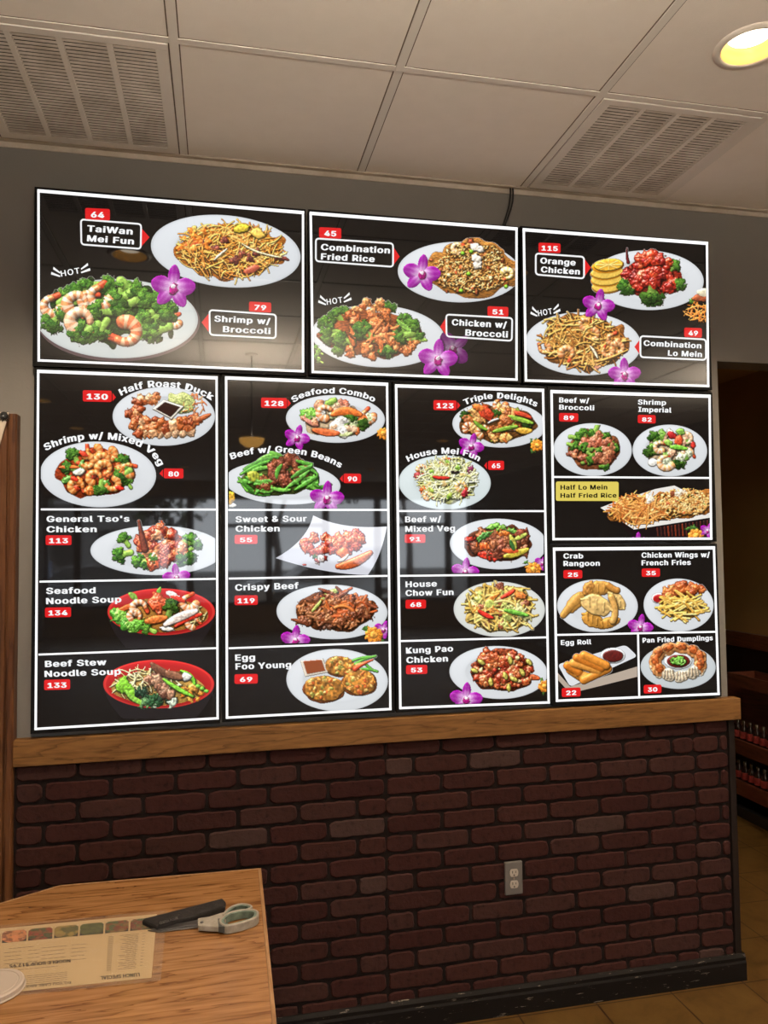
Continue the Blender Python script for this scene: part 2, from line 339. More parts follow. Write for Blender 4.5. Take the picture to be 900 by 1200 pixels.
def car(x, y, rot, label, col):
    t = thing('car', label, 'car', (x, y, -.08), 'parked cars outside'); ca, sa = math.cos(rot), math.sin(rot); P_ = mat('car_paint', col, .25, .4)
    def T(p): return (x + p[0] * ca - p[1] * sa, y + p[0] * sa + p[1] * ca, p[2] - .08)
    side = [(-2.25, .35), (-2.28, .75), (-2.0, .92), (-1.1, 1.0), (-.55, 1.38), (.55, 1.42), (1.35, 1.05), (2.1, .95), (2.28, .7), (2.25, .35)]
    n = len(side); m = MB(); rings = [(-.86, .97), (-.9, .99), (-.72, 1.0), (.72, 1.0), (.9, .99), (.86, .97)]; vs = []
    for yy, sc in rings:
        for px, pz in side: vs.append(T((px * sc, yy * (1 if pz < 1.0 else .82), pz * sc)))
    m.add(vs, [(j * n + k, j * n + (k + 1) % n, (j + 1) * n + (k + 1) % n, (j + 1) * n + k) for j in range(len(rings) - 1) for k in range(n)] + [tuple(range(n)), tuple(range((len(rings) - 1) * n, len(rings) * n))]).build('body', P_, t, bevel=.04)
    for s_ in (-1, 1):
        g = [(-1.0, 1.03), (-.52, 1.32), (.5, 1.35), (1.15, 1.06)]; MB().prism([T((px, s_ * (.885 if pz < 1.1 else .77), pz)) for px, pz in g], (-sa * .02 * s_, ca * .02 * s_, 0)).build('side_window', BLACK, t)
        for wx in (-1.4, 1.42):
            c = T((wx, s_ * .88, .33)); w = MB(); P2 = []
            for k in range(20): a = 2 * math.pi * k / 20; P2.append(T((wx + .33 * math.cos(a), s_ * .80, .33 + .33 * math.sin(a))))
            w.prism(P2, (-sa * .13 * s_, ca * .13 * s_, 0)).build('wheel', BLACK, t)
            MB().prism([T((wx + .2 * math.cos(2 * math.pi * k / 10), s_ * .935, .33 + .2 * math.sin(2 * math.pi * k / 10))) for k in range(10)], (-sa * .01 * s_, ca * .01 * s_, 0)).build('hub_cap', mat('hub_metal', (.5, .5, .5), .3, .8), t)
car(-2.4, -18.0, .1, 'grey sedan parked outside, mirrored below the sauced chicken plate', (.16, .165, .175)); car(3.6, -18.4, -.1, 'silver sedan parked outside, mirrored beside the crispy beef plate', (.45, .46, .47)); car(-5.6, -25, 1.4, 'dark blue car parked farther outside', (.03, .06, .14))

# ------------------------------------------------------------------ ceiling vents
def vent(x0, x1, y0, y1, label):
    t = thing('ceiling_vent', label, 'air vent', ((x0 + x1) / 2, (y0 + y1) / 2, HC), 'square return air vents in the ceiling')
    zf = HC - .006; b = .034; nb = 4; cw = .016
    fr = MB()
    fr.box(x0, x1, y0, y0 + b * .8, zf, HC + .006).box(x0, x1, y1 - b, y1, zf, HC + .006).box(x0, x0 + b, y0 + b * .8, y1 - b, zf, HC + .006).box(x1 - b, x1, y0 + b * .8, y1 - b, zf, HC + .006)
    w = (x1 - x0 - 2 * b - (nb - 1) * cw) / nb
    for k in range(1, nb): xa = x0 + b + k * w + (k - 1) * cw; fr.box(xa, xa + cw, y0 + b * .8, y1 - b, zf, HC + .006)
    fr.build('frame', VENTM, t, bevel=.0012)
    ns = 33
    for k in range(nb):
        xa = x0 + b + k * (w + cw); lv = MB()
        for s in range(ns):
            p = (y1 - y0 - 1.8 * b) / ns; yc = y0 + .8 * b + (s + .5) * p; h = p * .36
            lv.prism([(xa, yc - h * .8, zf + .0012), (xa, yc + h * .8, zf + .0006), (xa, yc + h * .8, zf + .0018), (xa, yc - h * .8, zf + .0024)], (w, 0, 0))
        lv.build('louver_panel', VENTDIRT, t)
    MB().box(x0 + .006, x1 - .006, y0 + .006, y1 - .006, HC + .05, HC + .16).build('plenum', DARK, t)
vent(-.012, .558, -.588, .002, 'square louvered ceiling vent with grey dust smudges, above the upper left menu board')
vent(1.858, 2.416, -.588, .002, 'square louvered ceiling vent beside the round glowing recessed light')
# ------------------------------------------------------------------ recessed lights
LENS = mat('lamp_lens', (1, .9, .7), 0.5, emit=(1.0, .88, .68), es=7.0)
BAFF = mat('gold_reflector', (.80, .48, .13), 0.4)
RING = mat('lamp_ring', (.84, .79, .72), 0.5)
def downlight(x, y, label):
    t = thing('recessed_light', label, 'ceiling light', (x, y, HC), 'round recessed ceiling lights')
    MB().lathe([(LR - .004, .0), (LR - .003, -.006), (LR + .003, -.007), (LR + .015, -.004), (LR + .018, 0.001)], (x, y, HC), 48).build('trim_ring', RING, t, smooth=True)
    MB().lathe([(LR - .004, -.004), (LR - .007, .01), (.066, .062), (.0, .064)], (x, y, HC), 48).build('reflector', BAFF, t, smooth=True)
    MB().lathe([(.0, .028), (.050, .028), (.060, .034), (.062, .054), (0, .055)], (x, y, HC), 32).build('lens', LENS, t)
    ld = bpy.data.lights.new('lamp_beam', 'SPOT'); ld.energy = LAMP; ld.color = (1.0, .80, .57); ld.spot_size = math.radians(128); ld.spot_blend = .55; ld.shadow_soft_size = .04
    lo = bpy.data.objects.new('lamp_beam', ld); COL.objects.link(lo); lo.parent = t; lo.location = (0, 0, -.012)
for k, (x, y) in enumerate(LIGHTS):
    if k == 1: downlight(x, y, 'round recessed ceiling light with a glowing gold reflector, beside a square vent')
    elif k == 0: downlight(x, y, 'round recessed ceiling light mirrored in the upper left menu board')
    else: downlight(x, y, 'round recessed ceiling light mirrored small in the dark menu boards')
# ------------------------------------------------------------------ amber bowl lamp hanging behind the camera (mirrored in the second tall board)
AM = mat('amber_glass', (.45, .18, .03), .25, emit=(1.0, .50, .10), es=7.0); BULBM = mat('bulb_glass', (1, .9, .8), .5, emit=(1.0, .86, .68), es=BULB)
def pendant(x, y, z, label):
    t = thing('pendant_lamp', label, 'ceiling lamp', (x, y, HC))
    MB().lathe([(0, -.035), (.045, -.028), (.078, -.004), (.090, .03), (.086, .03), (.074, -.001), (.043, -.024), (0, -.030)], (x, y, z), 32).build('glass_bowl', AM, t, smooth=True)
    MB().lathe([(0, .0), (.016, .006), (.024, .018), (.024, .030), (.014, .040), (0, .042)], (x, y, z - .016), 20).build('bulb', BULBM, t)
    MB().tube([(x, y, z + .027), (x, y, HC - .012)], .004, 8).build('cord', BLACK, t)
    MB().lathe([(.045, 0), (.043, -.008), (.01, -.014), (0, -.014)], (x, y, HC), 20).build('canopy', RING, t)
c = onplane([295], [519], 1, 2.75)[0]
pendant(c[0], -2.75, c[2], 'amber glass bowl lamp hanging from the ceiling, mirrored in the seafood combo board')
pendant(4.95, -2.6, c[2], 'added amber bowl lamp out of view, brightening the right side of the room')  # second lamp added out of view to lift wall and ceiling on the right
# ------------------------------------------------------------------ cables
CABLE = mat('cable_black', (.012, .011, .011), 0.45)
def cable(px, r, label):
    p = WALL([a for a, b in px], [b for a, b in px], 0.02)
    P = []
    for i in range(len(p) - 1):
        p0, p1, p2, p3 = p[max(i - 1, 0)], p[i], p[i + 1], p[min(i + 2, len(p) - 1)]
        for s in range(6):
            q = s / 6; P.append(.5 * ((2 * p1) + (p2 - p0) * q + (2 * p0 - 5 * p1 + 4 * p2 - p3) * q * q + (-p0 + 3 * p1 - 3 * p2 + p3) * q ** 3))
    P.append(p[-1])
    tag(MB().tube(P, r, 8).build('power_cable', CABLE, loc=P[0], smooth=True), label, 'cable', 'thin black cables above the boards')
cable([(598, 212), (600.3, 217), (600.5, 226), (599, 238), (595, 252), (589.5, 268)], .0036, 'left one of the two thin black cables dropping from the ceiling')
cable([(599.5, 212), (603, 217), (603.6, 226), (602.6, 236), (598.5, 250), (591.5, 268)], .0036, 'right one of the two thin black cables dropping from the ceiling')
# ------------------------------------------------------------------ outlet
def outlet():
    c = WALL(601.5, 1028.5)[0]; t = thing('power_outlet', 'grey duplex power outlet on the dark brick wall', 'power outlet', (c[0], 0, c[2]))
    PL = mat('outlet_plate', (.115, .105, .098), .45); RC = mat('outlet_face', (.40, .35, .30), .4)
    hw, hh = .034, .0585; x, z = c[0], c[2]
    MB().box(x - hw, x + hw, -.007, .006, z - hh, z + hh).build('cover_plate', PL, t, bevel=.003)
    for s in (1, -1):
        zc = z + s * .0205; pts = []
        for k in range(28):
            a = 2 * math.pi * k / 28; pts.append((x + .0165 * math.cos(a), -.0072, zc + max(-.0135, min(.0135, .0185 * math.sin(a)))))
        r = MB().prism(pts, (0, -.0022, 0)).build('receptacle', RC, t, bevel=.0006)
        sl = MB().box(x - .0075, x - .0050, -.0102, -.0094, zc - .001, zc + .008).box(x + .005, x + .0072, -.0102, -.0094, zc, zc + .007)
        sl.prism([(x + .0028 * math.cos(a), -.0094, zc - .0078 + .0028 * math.sin(a)) for a in [2 * math.pi * k / 12 for k in range(12)]], (0, -.0008, 0)).build('socket_slot', BLACK, r)
    MB().lathe([(0, -.0095), (.0028, -.0092), (.0034, -.007)], (x, 0, z), 12, 'y').build('screw', mat('outlet_screw', (.35, .28, .22), .35, .6), t)
outlet()
# ------------------------------------------------------------------ cloth corner at the left edge
def cloth():
    CL = mottled('cloth', (.50, .42, .34), (.58, .50, .41), 18, .9, .3, 240)
    t = thing('hanging_cloth', 'beige cloth corner with a black spider patch hung over the left wooden casing', 'cloth', (-.02, -.05, 2.13))
    a, b, c = WALL(14.5, 486.5, -.034)[0], WALL(-1, 538, -.034)[0], WALL(-3, 484, -.034)[0]
    d = b - a; n = 10; m = MB(); vs = []
    for i in range(n + 1):
        for j in range(n + 1):
            top = np.array([a[0] + (j / n) * -.42, -.034, a[2] + .004]); e = np.array([a[0] + (j / n) * -.42, -.034, a[2] + d[2] / d[0] * (j / n) * -.42]) if False else None
            s = j / n; x = a[0] - .40 * s; zb = a[2] - min(.40 * s * abs(d[2] / d[0]), .62 + .04 * math.sin(9 * s)); z = a[2] + (zb - a[2]) * i / n
            vs.append((x, -.036 - .006 * math.sin(16 * s + 2 * i / n) * i / n, z + .003))
    q = len(vs); vs += [(x, y + .003, z) for x, y, z in vs]; w = n + 1; fs = []
    for i in range(n):
        for j in range(n):
            f = (i * w + j, i * w + j + 1, (i + 1) * w + j + 1, (i + 1) * w + j); fs += [f, tuple(q + k for k in f[::-1])]
    m.add(vs, fs).build('fabric', CL, t, smooth=True)
    s = WALL(8.6, 491, -.043)[0]; sp = MB(); r2 = random.Random(3)
    sp.lathe([(0, -.004), (.009, -.003), (.013, .001), (.012, .005)], (s[0], s[1], s[2] + .004), 12, 'y')
    for k in range(16):
        an = k * 2 * math.pi / 16 + r2.uniform(-.15, .15); L = r2.uniform(.012, .021); e = (s[0] + L * math.cos(an), s[1] + .003, s[2] + L * math.sin(an))
        sp.tube([(s[0], s[1], s[2]), ((s[0] + e[0]) / 2, s[1] - .002, (s[2] + e[2]) / 2 + .002), e], [.0026, .002, .0008], 5)
    sp.build('spider_patch', BLACK, t)
    MB().lathe([(0, -.0062), (.0022, -.005), (.003, -.003)], (s[0] - .001, s[1], s[2] + .002), 8, 'y').build('silver_bead', mat('silver_bead', (.6, .6, .6), .3, .8), t)
cloth()
# ------------------------------------------------------------------ rack of bottles in the dark passage
def rack():
    DW = wood('rack_wood', (.05, .014, .008), (.10, .028, .014), (.14, .04, .02), (3, 1.5, 12), .35, .6)
    t = thing('display_rack', 'dark reddish wooden rack of bottles in the passage beyond the wall', 'rack', (3.95, 1.1, 0))
    y0, y1 = .25, 2.05
    for yy in (y0, y1): MB().box(3.82, 4.06, yy - .012, yy + .012, 0, .80).build('side_panel', DW, t, bevel=.002)
    MB().box(4.045, 4.062, y0, y1, .05, .80).build('back_panel', DW, t)
    for z in (.15, .40): MB().box(3.85, 4.045, y0 + .012, y1 - .012, z, z + .018).build('shelf', DW, t); MB().box(3.83, 3.85, y0 + .012, y1 - .012, z - .012, z + .075).build('front_lip', DW, t, bevel=.002)
    MB().box(3.84, 4.04, y0 + .012, y1 - .012, .0, .06).build('plinth', BLACK, t)
    BT = mat('dark_bottle_glass', (.02, .008, .006), .12); LB = mottled('red_label', (.20, .012, .012), (.30, .05, .04), 60, .5); CP = mat('bottle_cap', (.30, .26, .2), .25, .9)
    proto = None
    for z, lab in ((.168, 'small dark bottle with a red label on the lower tier of the rack'), (.418, 'small dark bottle with a red label on the upper tier of the rack')):
        for k in range(16):
            y = .95 + k * .058
            if proto is None:
                b = thing('bottle', lab, 'bottle', (0, 0, 0), 'red labelled bottles on the rack'); proto = b
                MB().lathe([(0, 0), (.022, 0), (.025, .003), (.025, .105), (.021, .125), (.010, .142), (.010, .16), (0, .16)], (0, 0, 0), 14).build('glass_body', BT, b, smooth=True)
                MB().lathe([(.0253, .062), (.0256, .063), (.0256, .104), (.0253, .105)], (0, 0, 0), 14).build('red_label', LB, b, smooth=True)
                MB().lathe([(.0115, .148), (.0118, .165), (.009, .170), (0, .171)], (0, 0, 0), 12).build('cap', CP, b, smooth=True)
            else: b = copy_tree(proto)
            b.location = (3.882, y, z); b['label'] = lab
            b['group'] = 'red labelled bottles on the %s tier' % ('lower' if z < .3 else 'upper')
    c = thing('wooden_crate', 'reddish wooden crate standing on top of the dark passage rack', 'crate', (3.95, 1.35, .80))
    for z in (.802,): MB().box(3.84, 4.04, 1.22, 1.62, z, z + .012).build('bottom', DW, c)
    for xx in (3.84, 4.028): MB().box(xx, xx + .012, 1.22, 1.62, .814, .875).build('side_board', DW, c)
    for yy in (1.22, 1.608): MB().box(3.852, 4.028, yy, yy + .012, .814, .875).build('end_board', DW, c)
rack()
# ------------------------------------------------------------------ table
def ptn(poly, z): return [(x, y, z) for x, y in poly]
def inset(poly, d):
    out = []; n = len(poly)
    for i in range(n):
        p0, p1, p2 = (Vector(poly[(i - 1) % n]), Vector(poly[i]), Vector(poly[(i + 1) % n]))
        e1 = (p1 - p0).normalized(); e2 = (p2 - p1).normalized(); n1 = Vector((-e1.y, e1.x)); n2 = Vector((-e2.y, e2.x)); b = (n1 + n2).normalized()
        out.append(tuple(p1 + b * d / max(.3, b.dot(n1))))
    return out
def table():
    a = TAB([306, 325, 70], [1017, 1200, 1037])
    poly = [(a[2][0], a[2][1]), (.055, -.468), (-.13, -.62), (-.13, -1.14), (.055, -1.30), (.62, -1.30), (.806, -1.16), (a[0][0], a[0][1])]
    t = thing('restaurant_table', 'oak veneered table with clipped corners in front of the brick wall', 'table', (.35, -.8, 0))
    inn = inset(poly, .009)
    MB().prism(ptn(inn, TZ - .03), (0, 0, .03)).build('tabletop', OAK, t)
    ed = MB(); n = len(poly)
    for i in range(n):
        j = (i + 1) % n; ed.prism([(*poly[i], TZ - .036), (*poly[j], TZ - .036), (*inn[j], TZ - .036), (*inn[i], TZ - .036)], (0, 0, .0362))
    ed.build('edge_band', OAKEDGE, t, bevel=.0015)
    MB().lathe([(.04, .03), (.035, .06), (.035, .70), (.12, .712), (.12, .716)], (.35, -.83, 0), 20, close=True).build('pedestal', BLACK, t, smooth=True)
    ft = MB()
    for k in range(4):
        an = k * math.pi / 2 + .78; dx, dy = math.cos(an), math.sin(an); px, py = -dy * .025, dx * .025
        ft.prism([(.35 + px, -.83 + py, 0), (.35 - px, -.83 - py, 0), (.35 - px + dx * .28, -.83 - py + dy * .28, 0), (.35 + px + dx * .28, -.83 + py + dy * .28, 0)], (0, 0, .032))
    ft.build('foot', BLACK, t)
table()
# ------------------------------------------------------------------ lettering
try: FONT = bpy.data.fonts.load(bpy.utils.system_resource('DATAFILES', path='fonts') + '/Inter.woff2')
except Exception: FONT = None
GL = {}
def glyphs(s, space=1.0):
    if (s, space) in GL: return GL[(s, space)]
    c = bpy.data.curves.new('lettering', 'FONT'); c.body = s; c.size = 1; c.space_character = space; c.resolution_u = 3
    if FONT: c.font = FONT
    o = bpy.data.objects.new('lettering', c); COL.objects.link(o); dg = bpy.context.evaluated_depsgraph_get(); dg.update()
    me = o.evaluated_get(dg).to_mesh(); v = np.array([tuple(p.co)[:2] for p in me.vertices]); f = [tuple(p.vertices) for p in me.polygons]
    o.evaluated_get(dg).to_mesh_clear(); bpy.data.objects.remove(o); bpy.data.curves.remove(c)
    GL[(s, space)] = (v, f); return v, f
def along(pts, s):                                    # point and direction at arc length s of a smooth line
    P = np.asarray(pts, float)
    if len(P) > 2:
        t = np.linspace(0, 1, 60); k = np.r_[0, np.cumsum(np.linalg.norm(np.diff(P, axis=0), axis=1))]; k /= k[-1]
        d = min(len(P) - 1, 4); P = np.c_[np.polyval(np.polyfit(k, P[:, 0], d), t), np.polyval(np.polyfit(k, P[:, 1], d), t)]
    L = np.r_[0, np.cumsum(np.linalg.norm(np.diff(P, axis=0), axis=1))]
    def at(q):
        return np.c_[np.interp(q, L, P[:, 0]), np.interp(q, L, P[:, 1])]
    s = np.asarray(s) * L[-1]; e = L[-1] * .012; p = at(s); a, b = at(np.clip(s - e, 0, L[-1])), at(np.clip(s + e, 0, L[-1])); d = b - a; d /= np.linalg.norm(d, axis=1)[:, None]
    return p, d, L[-1]
def lettering(lines, heavy=.040, space=1.12):
    """lines: (string, baseline pixel points, cap height in px) -> 2-D px vertices and faces"""
    V = []; F = []
    for s, pts, cap in lines:
        v, f = glyphs(s, space); x0, x1 = v[:, 0].min() - heavy, v[:, 0].max() + heavy
        offs = [(0, 0)] if heavy == 0 else [(heavy * math.cos(a), heavy * .45 * math.sin(a)) for a in np.arange(10) * 2 * math.pi / 10] + [(0, 0)]
        for dx, dy in offs:
            q = np.clip((v[:, 0] + dx - x0) / (x1 - x0), 0, 1); p, d, L = along(pts, q); h = (v[:, 1] + dy) * cap * 1.2 / (.727 + heavy * .6)
            P = p + np.c_[d[:, 1], -d[:, 0]] * h[:, None]; o = sum(len(a) for a in V); V.append(P); F += [tuple(o + i for i in g_) for g_ in f]
    return np.vstack(V), F
def px_mesh(name, V, F, fmap, off, m, parent, colors=None, kind=None):
    P = fmap(V[:, 0], V[:, 1], off) - np.array(parent['_l'])[None]
    me = bpy.data.meshes.new(name); me.from_pydata(P.tolist(), [], F); me.materials.append(m)
    if colors is not None:
        a = me.color_attributes.new('ink', 'FLOAT_COLOR', 'POINT'); a.data.foreach_set('color', np.c_[colors, np.ones(len(colors))].astype(np.float32).ravel())
    return link(name, me, parent)
def ribbon(pts, w, closed=True):                      # flat outline of a px polygon
    P = np.asarray(pts, float); n = len(P); V = []; F = []
    for i in range(n):
        a, b = P[(i - 1) % n], P[(i + 1) % n]
        if not closed: a = P[max(i - 1, 0)]; b = P[min(i + 1, n - 1)]
        d1 = P[i] - a; d2 = b - P[i]
        if not closed and i == 0: d1 = d2
        if not closed and i == n - 1: d2 = d1
        d1 /= np.linalg.norm(d1); d2 /= np.linalg.norm(d2); n1 = np.array([d1[1], -d1[0]]); n2 = np.array([d2[1], -d2[0]]); b_ = n1 + n2; b_ /= np.linalg.norm(b_); k = w / 2 / max(.4, b_ @ n1)
        V += [P[i] + b_ * k, P[i] - b_ * k]
    for i in range(n if closed else n - 1): j = (i + 1) % n; F.append((2 * i, 2 * i + 1, 2 * j + 1, 2 * j))
    return np.array(V), F
def rrect(q, r=2.5, n=5):                             # rounded quad (TL, TR, BR, BL)
    q = np.asarray(q, float); out = []
    for i in range(4):
        p, a, b = q[i], q[(i - 1) % 4], q[(i + 1) % 4]; da = (a - p) / np.linalg.norm(a - p); db = (b - p) / np.linalg.norm(b - p)
        for k in range(n + 1): t = k / n; out.append(p + da * r * (1 - t) ** 2 + db * r * t ** 2)
    return np.array(out)

def mirrored(u, v, o): P = onplane(u, v, 1, 12.93); P[:, 1] *= -1; return P
V, F_ = lettering([('246', [(397, 590.5), (420, 590)], 10)], .03, 1.1); px_mesh('number_decal', V, F_, mirrored, 0, mat('decal_black', (.01, .01, .01), .6), bpy.data.objects['window_5'])
# ------------------------------------------------------------------ things on the table
PAPER = mottled('menu_paper', (0.3844, 0.2666, 0.1364), (0.4092, 0.2914, 0.1550), 5, .55)
INK = mat('brown_ink', (.045, .022, .012), .6); REDINK = mat('heading_ink', (.035, .006, .006), .6)
def ink_mat(name, emit):
    m = mat(name, (0, 0, 0), .03 if emit else .4, spec=.5); at = nd(m, 'ShaderNodeAttribute'); at.attribute_name = 'ink'
    if emit: lk(m, at.outputs['Color'], bsdf(m).inputs['Emission Color']); bsdf(m).inputs['Emission Strength'].default_value = 1.0
    else: lk(m, at.outputs['Color'], bsdf(m).inputs['Base Color'])
    return m
PRINT = ink_mat('backlit_print', True); PHOTOINK = ink_mat('paper_print', False)
FILM = mat('clear_film', (.5, .45, .4), .06, spec=.5, alpha=.06)
def lunch_menu():
    t = thing('paper_menu', 'tan lunch special menu sheet under clear film on the oak table', 'menu', tuple(TAB([90], [1118], .001)[0]))
    TL, TR, BR, BL = np.array([-60, 1094.]), np.array([184, 1071.5]), np.array([177.5, 1146.]), np.array([-60, 1171.])
    def uv(u, v):                                     # u right, v down over the sheet, projectively true on the table
        p = TAB([TL[0], TR[0], BR[0], BL[0]], [TL[1], TR[1], BR[1], BL[1]])
        return (p[0] * (1 - u) + p[1] * u) * (1 - v) + (p[3] * (1 - u) + p[2] * u) * v
    def quad(mb, u0, u1, v0, v1, z):
        mb.add([uv(a, b) + np.array([0, 0, z]) for a, b in ((u0, v0), (u0, v1), (u1, v1), (u1, v0))], [(0, 1, 2, 3)])
    sh = MB(); c = [uv(a, b) for a, b in ((0, 0), (0, 1), (1, 1), (1, 0))]; sh.prism([q + np.array([0, 0, .0004]) for q in c], (0, 0, .0004)).build('sheet', PAPER, t)
    r3 = random.Random(11); x = .098
    for k in range(8):                                # dish photographs along the top edge
        u0 = -.005 + k * .1245 + .004; u1 = u0 + .116
        n = 30; V = []; C = []; a0 = np.array([(120, 45, 25), (95, 50, 35), (140, 80, 55), (150, 40, 22), (90, 85, 35), (85, 90, 40), (130, 60, 30), (120, 45, 25)][k]); b0 = np.array([(55, 80, 40), (140, 100, 80), (200, 130, 80), (60, 75, 35), (150, 120, 60), (60, 70, 40), (70, 90, 50), (60, 90, 45)][k])
        blobs = [(r3.random(), r3.random(), r3.uniform(.05, .15), r3.choice((0, 1, 2))) for _ in range(70)]
        for i in range(n + 1):
            for j in range(n + 1):
                s, q = i / n, j / n; V.append(uv(u0 + (u1 - u0) * s, .06 + .2 * q) + np.array([0, 0, .0011])); e = ((s - .5) / .56) ** 2 + ((q - .45) / .6) ** 2
                col = a0 * .9
                for bx, by, br, w in blobs:
                    if (s - bx) ** 2 + (q - by) ** 2 < br * br: col = (a0, b0, (a0 + b0) / 2 * 1.3)[w]
                if e > 1: col = np.array((215, 190, 150)) if q < .5 else np.array((25, 15, 12))
                C.append(lin(np.clip(col * .82, 0, 255)))
        me = bpy.data.meshes.new('dish_photo'); me.from_pydata([tuple(v - np.array(t['_l'])) for v in V], [], [(i * (n + 1) + j, i * (n + 1) + j + 1, (i + 1) * (n + 1) + j + 1, (i + 1) * (n + 1) + j) for i in range(n) for j in range(n)])
        me.materials.append(PHOTOINK); a = me.color_attributes.new('ink', 'FLOAT_COLOR', 'POINT'); a.data.foreach_set('color', np.c_[np.array(C), np.ones(len(C))].astype(np.float32).ravel())
        link('dish_photo', me, t)
    m = MB()
    def words(u0, u1, v, h=.0055):                     # a line of small print, too fine to read in the photograph
        u = u0
        while u < u1 - .006:
            w = r3.uniform(.012, .034); quad(m, u, min(u + w, u1), v, v + h, .0011); u += w + .005
    for k in range(24):
        v = .32 + k * .0225; quad(m, .765, .79, v, v + .0055, .0011); words(.84 + r3.uniform(-.02, .02), .915, v); 
        if k % 2 == 0: quad(m, .935, .95, v, v + .0055, .0011)
    for k in range(5):
        v = .40 + k * .058; words(.44, .56, v); words(.585, .66, v); words(.26, .345, v + .02); words(.375, .43, v + .02)
    words(.30, .52, .70); words(.28, .40, .36)
    for k in range(6): words(.34 + .01 * (k % 3), .57, .80 + k * .026)
    m.build('small_print', INK, t)
    def head(s, p0, p1, cap, mt, heavy=.035):
        V, F = lettering([(s, [p0, p1], cap)], heavy, 1.05); px_mesh('heading', V, F, lambda u, v, o: TAB(u, v, o), .0012, mt, t)
    head('LUNCH SPECIAL', (163.5, 1140.5), (117.5, 1144.8), 5.0, REDINK)
    head('NOODLE SOUP $12.95', (82.5, 1124.5), (11, 1131), 4.4, REDINK)
    head('DO YOU CARE ABOUT YO', (83, 1150.5), (15, 1157), 3.4, INK, .015)
    f = [uv(a, b) for a, b in ((0, -.05), (0, 1.06), (1.05, 1.06), (1.05, -.05))]
    MB().prism([q + np.array([0, 0, .0016]) for q in f], (0, 0, .0003)).build('clear_film', FILM, t)
lunch_menu()
def scissor_case():
    FAB = mottled('black_fabric', (.008, .0065, .0065), (.016, .013, .0125), 150, .85, .5, 700)
    q = np.vstack([onplane([167, 200, 235, 261.5, 264.5], [1077.5, 1069, 1060, 1053, 1056], 2, TZ + .014), TAB([263.5, 225, 184], [1069, 1080.5, 1092])]); q[:, 2] = TZ; c = q.mean(0)
    t = thing('scissor_case', 'black fabric scissor case with small white lettering lying on the table', 'case', (c[0], c[1], TZ))
    n = 8; m = MB(); vs = []; zs = [(1.0, .001), (1.005, .009), (.985, .0130), (.94, .0155), (.6, .0178), (0.02, .0185)]
    d = 6; P = []
    for i in range(n):
        a, b = q[i], q[(i + 1) % n]
        for k in range(d): P.append(a + (b - a) * k / d)
    for s, z in zs:
        for p in P: w = c + (p - c) * s; vs.append((w[0], w[1], TZ + z))
    N = len(P); fs = [(j * N + k, j * N + (k + 1) % N, (j + 1) * N + (k + 1) % N, (j + 1) * N + k) for j in range(len(zs) - 1) for k in range(N)] + [tuple(range(N))[::-1], tuple(range((len(zs) - 1) * N, len(zs) * N))]
    m.add(vs, fs).build('pouch', FAB, t)
    e = q[3] - q[0]; w = q[7] - q[0]; st = MB()
    for s in (.34, .45, .56, .67, .78): 
        a = q[0] + e * s + w * .16; b = q[0] + e * (s + .015) + w * .8; st.tube([(a[0], a[1], TZ + .0165), ((a[0] + b[0]) / 2, (a[1] + b[1]) / 2, TZ + .0186), (b[0], b[1], TZ + .0178)], .0006, 5)
    st.build('stitched_seam', mat('seam_thread', (.03, .026, .026), .9), t)
    V, F = lettering([('CENTER POINT', [(187, 1083.2), (209, 1076.9)], 3.2)], .05, 1.08)
    pl = lambda u, v, o: onplane(u, v, 2, TZ + .0188)
    px_mesh('white_lettering', V, F, pl, 0, mat('white_ink', (.85, .83, .80), .6), t)
scissor_case()
